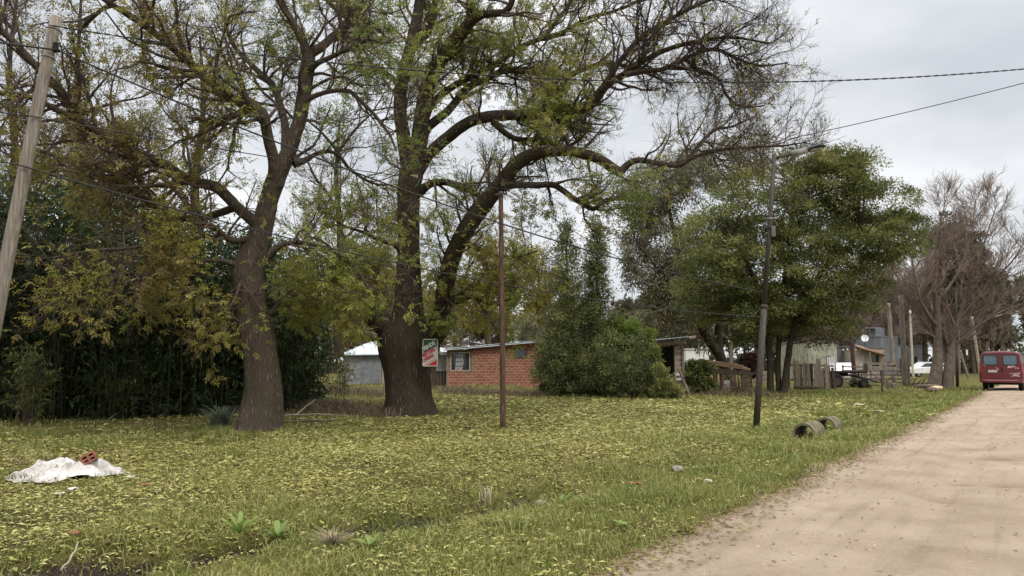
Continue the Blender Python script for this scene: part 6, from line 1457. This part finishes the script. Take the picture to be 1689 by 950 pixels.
# culvert pipes in the ditch
CULV = M_noise("mossy concrete", [(.3, (.075, .062, .035)), (.55, (.17, .145, .09)), (.75, (.28, .245, .165))], 5, .95, .6, .015)
def culvert(lab, px, py, L_, r, d, sink):
    p = on(px, py); d = unit(np.array((d[0], d[1], .02)))
    mb = MB(); mb.lathe([(r*.78, .0), (r*1.0, .0), (r*1.03, .03), (r*1.03, .10), (r*.93, .13), (r*.93, L_), (r*.74, L_), (r*.76, .02)], (0, 0, 0), d, 32); 
    o = mb.build("culvert_pipe", CULV, None, True, loc=(p[0], p[1], p[2]+r-sink)); tag(o, lab, "pipe", "culvert pipes in the ditch"); OBST.append((p[0], p[1]+.05, r*.7))
    es = o.modifiers.new("e", 'EDGE_SPLIT'); es.split_angle = .6
culvert("open mouthed concrete pipe at the near end of the ditch culvert", 1326, 727, .8, .235, (.62, .78), .10)
culvert("second concrete pipe collar farther along the ditch culvert", 1362, 714, .7, .235, (.62, .78), .10)
mb = MB(); mb.lathe([(.19, 0), (.19, .5), (.0, .5)], (0, 0, 0), (.62, .78, 0), 20)
# litter and stones
def pebble(name, lab, px, py, s, mat, cat, flat=.5, seed=0):
    g = np.random.default_rng(seed); p = on(px, py); S = 12
    mb = MB(); th = np.linspace(0, np.pi, 8); ph = np.linspace(0, 2*np.pi, S, endpoint=False)
    T, Pp = np.meshgrid(th, ph, indexing='ij'); rr = s*(1+.35*(vnoise(np.cos(Pp)*1.7+T+seed, np.sin(Pp)*1.7+T*1.3, seed)-.5))
    v = np.stack([rr*np.sin(T)*np.cos(Pp), rr*np.sin(T)*np.sin(Pp), rr*np.cos(T)*flat], -1).reshape(-1, 3); idx = np.arange(8*S).reshape(8, S); A = idx[:-1]; B = idx[1:]
    mb.add(v, np.stack([A, B, np.roll(B, -1, 1), np.roll(A, -1, 1)], -1).reshape(-1, 4)); o = mb.build(name, mat, None, False, loc=(p[0], p[1], p[2]+s*flat*.6)); return tag(o, lab, cat)
def scrap(name, lab, px, py, w, h, mat, cat, seed, rz=0):
    p = on(px, py); g = np.random.default_rng(seed); n = 9
    U_, V_ = np.meshgrid(np.linspace(-.5, .5, n), np.linspace(-.5, .5, n)); e = 1+.25*(fbm(U_*4, V_*4, 2, seed)-.5)
    v = np.stack([U_*w*e, V_*h*e, .02+.6*min(w, h)*np.abs(fbm(U_*3+seed, V_*3, 2, seed)-.45)], -1).reshape(-1, 3); idx = np.arange(n*n).reshape(n, n)
    mb = MB(); mb.add(v, np.stack([idx[:-1, :-1], idx[:-1, 1:], idx[1:, 1:], idx[1:, :-1]], -1).reshape(-1, 4)); o = mb.build(name, mat, None, True, loc=(p[0], p[1], p[2]+.03), rotz=rz)
    so_ = o.modifiers.new("t", 'SOLIDIFY'); so_.thickness = .006; return tag(o, lab, cat)
STONE = M_noise("stone", [(.3, (.15, .125, .105)), (.7, (.33, .29, .25))], 14, .9, .4, .005)
scrap("plastic_bag", "largest white plastic bag in the far ditch", 1467, 676, .7, .4, WHITE, "litter", 3, .3)
scrap("plastic_bag", "small white plastic scrap left of the largest bag in the far ditch", 1418, 670, .3, .22, CREAM, "litter", 4)
scrap("plastic_bag", "narrow white plastic strip in the ditch grass below the largest bag", 1446, 681, .16, .45, CREAM, "litter", 5, .7)
pebble("stone", "grey stone on the verge, nearest to the red brick piece", 1118, 778, .10, STONE, "stone", .6, 6)
pebble("stone", "whitish stone on the grass near the sandy road edge", 1168, 796, .06, CREAM, "stone", .5, 7)
pebble("stone", "dark grey stone in the ditch grass in front of the dry stalks", 893, 834, .075, STONE, "stone", .6, 8)
scrap("clay_tile", "flat red tile fragment lying on the verge grass", 1047, 804, .17, .14, CLAY, "tile", 9, .4)
for k, (px, py) in enumerate(((215, 793), (120, 813), (240, 806), (125, 888), (98, 821))):
    scrap("leaf_scrap", ("curled tan leaf scrap right of the white sheet", "white paper scrap just below the white sheet", "pinkish scrap on the grass farther right of the white sheet", "brown scrap on the grass below the white sheet", "pale brown scrap at the lower edge of the white sheet")[k], px, py, .10, .08, (CREAM, WHITE, CLAY, CLAY, CREAM)[k], "litter", 30+k, k)
# sticks and canes
def stick(lab, pts, r, mat, name="fallen_stick", cat="stick"):
    W = [];
    for px, py, dz in pts: p = on(px, py); W.append(p+np.array((0, 0, dz)))
    W = np.array(W); o0 = W[0].copy(); mb = MB(); P = catmull(W-o0, 16); P[:, 2] += .01*np.sin(np.arange(16)); mb.tube(P, np.linspace(r, r*.6, 16), 6)
    return tag(mb.build(name, mat, None, True, loc=o0), lab, cat, "fallen sticks and canes")
stick("pale cane lying left of the white sheet", [(-20, 766, .03), (20, 764, .06), (45, 768, .02)], .011, TWIG_PALE)
stick("thinner cane lying above the white sheet at the left edge", [(-20, 757, .03), (30, 755, .04), (62, 757, .03)], .008, TWIG_PALE)
stick("long pale pole lying on the ground between the two big trees", [(468, 692, .10), (520, 691, .12), (585, 690, .06)], .035, TWIG_PALE)
stick("dark pole lying just in front of the long pale pole", [(462, 700, .06), (510, 699, .07), (555, 697, .05)], .04, BARK_FAR)
stick("slanting pale stick resting on the brushwood between the big trees", [(486, 690, .05), (505, 684, .25), (520, 678, .35)], .025, TWIG_PALE)
stick("short cane stump lying in the brush left of the thick trunk", [(484, 660, .1), (520, 659, .14), (548, 660, .1)], .03, TWIG_PALE)
stick("thin cane lying in the dark left of the grass tussock", [(180, 694, .05), (225, 680, .35), (262, 668, .6)], .012, TWIG_PALE)
stick("bent dry cane right of the thin cane before the bamboo", [(262, 690, .05), (310, 680, .3), (345, 690, .04)], .012, TWIG_PALE)
stick("dry straw lying across the lawn right of the wooden pole", [(876, 742, .03), (905, 734, .05), (925, 727, .03)], .012, TWIG_PALE)
stick("pale broken stick lying across the near ditch at the lower left", [(100, 946, .02), (118, 930, .06), (128, 916, .10)], .009, TWIG_PALE)
# dry stalk tuft and broad leaved weeds
p = on(800, 822); tussock("dry_stalks", "pale dry stalks standing in the ditch left of the dark grey stone", p[0], p[1], .34, 26, 91, M_leaf("straw", [(0, (.26, .21, .14)), (1, (.46, .40, .29))], .1), "stalks", .22, .010)
p = on(540, 905); tussock("dry_tuft", "drooping straw coloured dead tuft hanging on the ditch edge", p[0], p[1]+.1, .26, 130, 92, M_leaf("dead straw", [(0, (.16, .12, .08)), (1, (.36, .29, .20))], .1), "grass", 1.0, .006)
WEED = M_leaf("weed leaf", [(0, (.10, .155, .03)), (.6, (.19, .26, .055)), (1, (.29, .33, .09))], .35, .5, .35)
def rosette(lab, px, py, n, L_, W_, seed, rise):
    g = np.random.default_rng(seed); p = on(px, py); root = empty("broadleaf_weed", (p[0], p[1], p[2]), lab, "weed", "broad leaved weeds along the ditch")
    for k in range(n):
        a = 2.4*k+.4*g.random(); l = L_*(.6+.6*g.random()); e = rise*(.5+.8*g.random()); m = 9
        t = np.linspace(0, 1, m); wd = W_*(.7+.5*g.random())*np.sin(np.pi*np.clip(t*.92+.06, 0, 1))**.8*(1+.18*np.sin(t*26+k))
        r_ = l*(t*math.cos(e)); z = l*(t*math.sin(e)*1.3-.55*t**2.2*math.sin(e)*1.0)+.02
        cx_, cy_ = np.cos(a), np.sin(a); ctr = np.stack([r_*cx_, r_*cy_, z], 1); sd_ = np.array((-cy_, cx_, 0))
        rows = np.stack([ctr-sd_*wd[:, None]+np.array((0, 0, .35))*wd[:, None], ctr, ctr+sd_*wd[:, None]+np.array((0, 0, .35))*wd[:, None]], 1)
        idx = np.arange(m*3).reshape(m, 3); mb = MB(); mb.add(rows.reshape(-1, 3), np.concatenate([np.stack([idx[:-1, j], idx[:-1, j+1], idx[1:, j+1], idx[1:, j]], -1) for j in (0, 1)]), tint=np.full(m*3, np.clip(.5+.25*g.normal(), 0, 1)))
        mb.build("leaf", WEED, root, True)
rosette("tallest jagged leaved weed on the ditch edge at the lower left", 395, 884, 11, .27, .022, 1, 1.0)
rosette("smaller weed with oval leaves just right of the tallest weed", 457, 892, 8, .22, .026, 2, .8)
rosette("grey green weed on the ditch edge right of the dead tuft", 560, 868, 9, .24, .018, 3, .9)
rosette("flat little weed at the bottom of the verge in the foreground", 610, 905, 7, .17, .02, 4, .5)
rosette("bright weed in the verge grass right of the dark grey stone", 925, 836, 9, .22, .018, 5, .9)
rosette("little weed on the verge beside the sandy road edge", 1030, 872, 8, .15, .018, 6, .6)
dry_weeds(); build_cover()
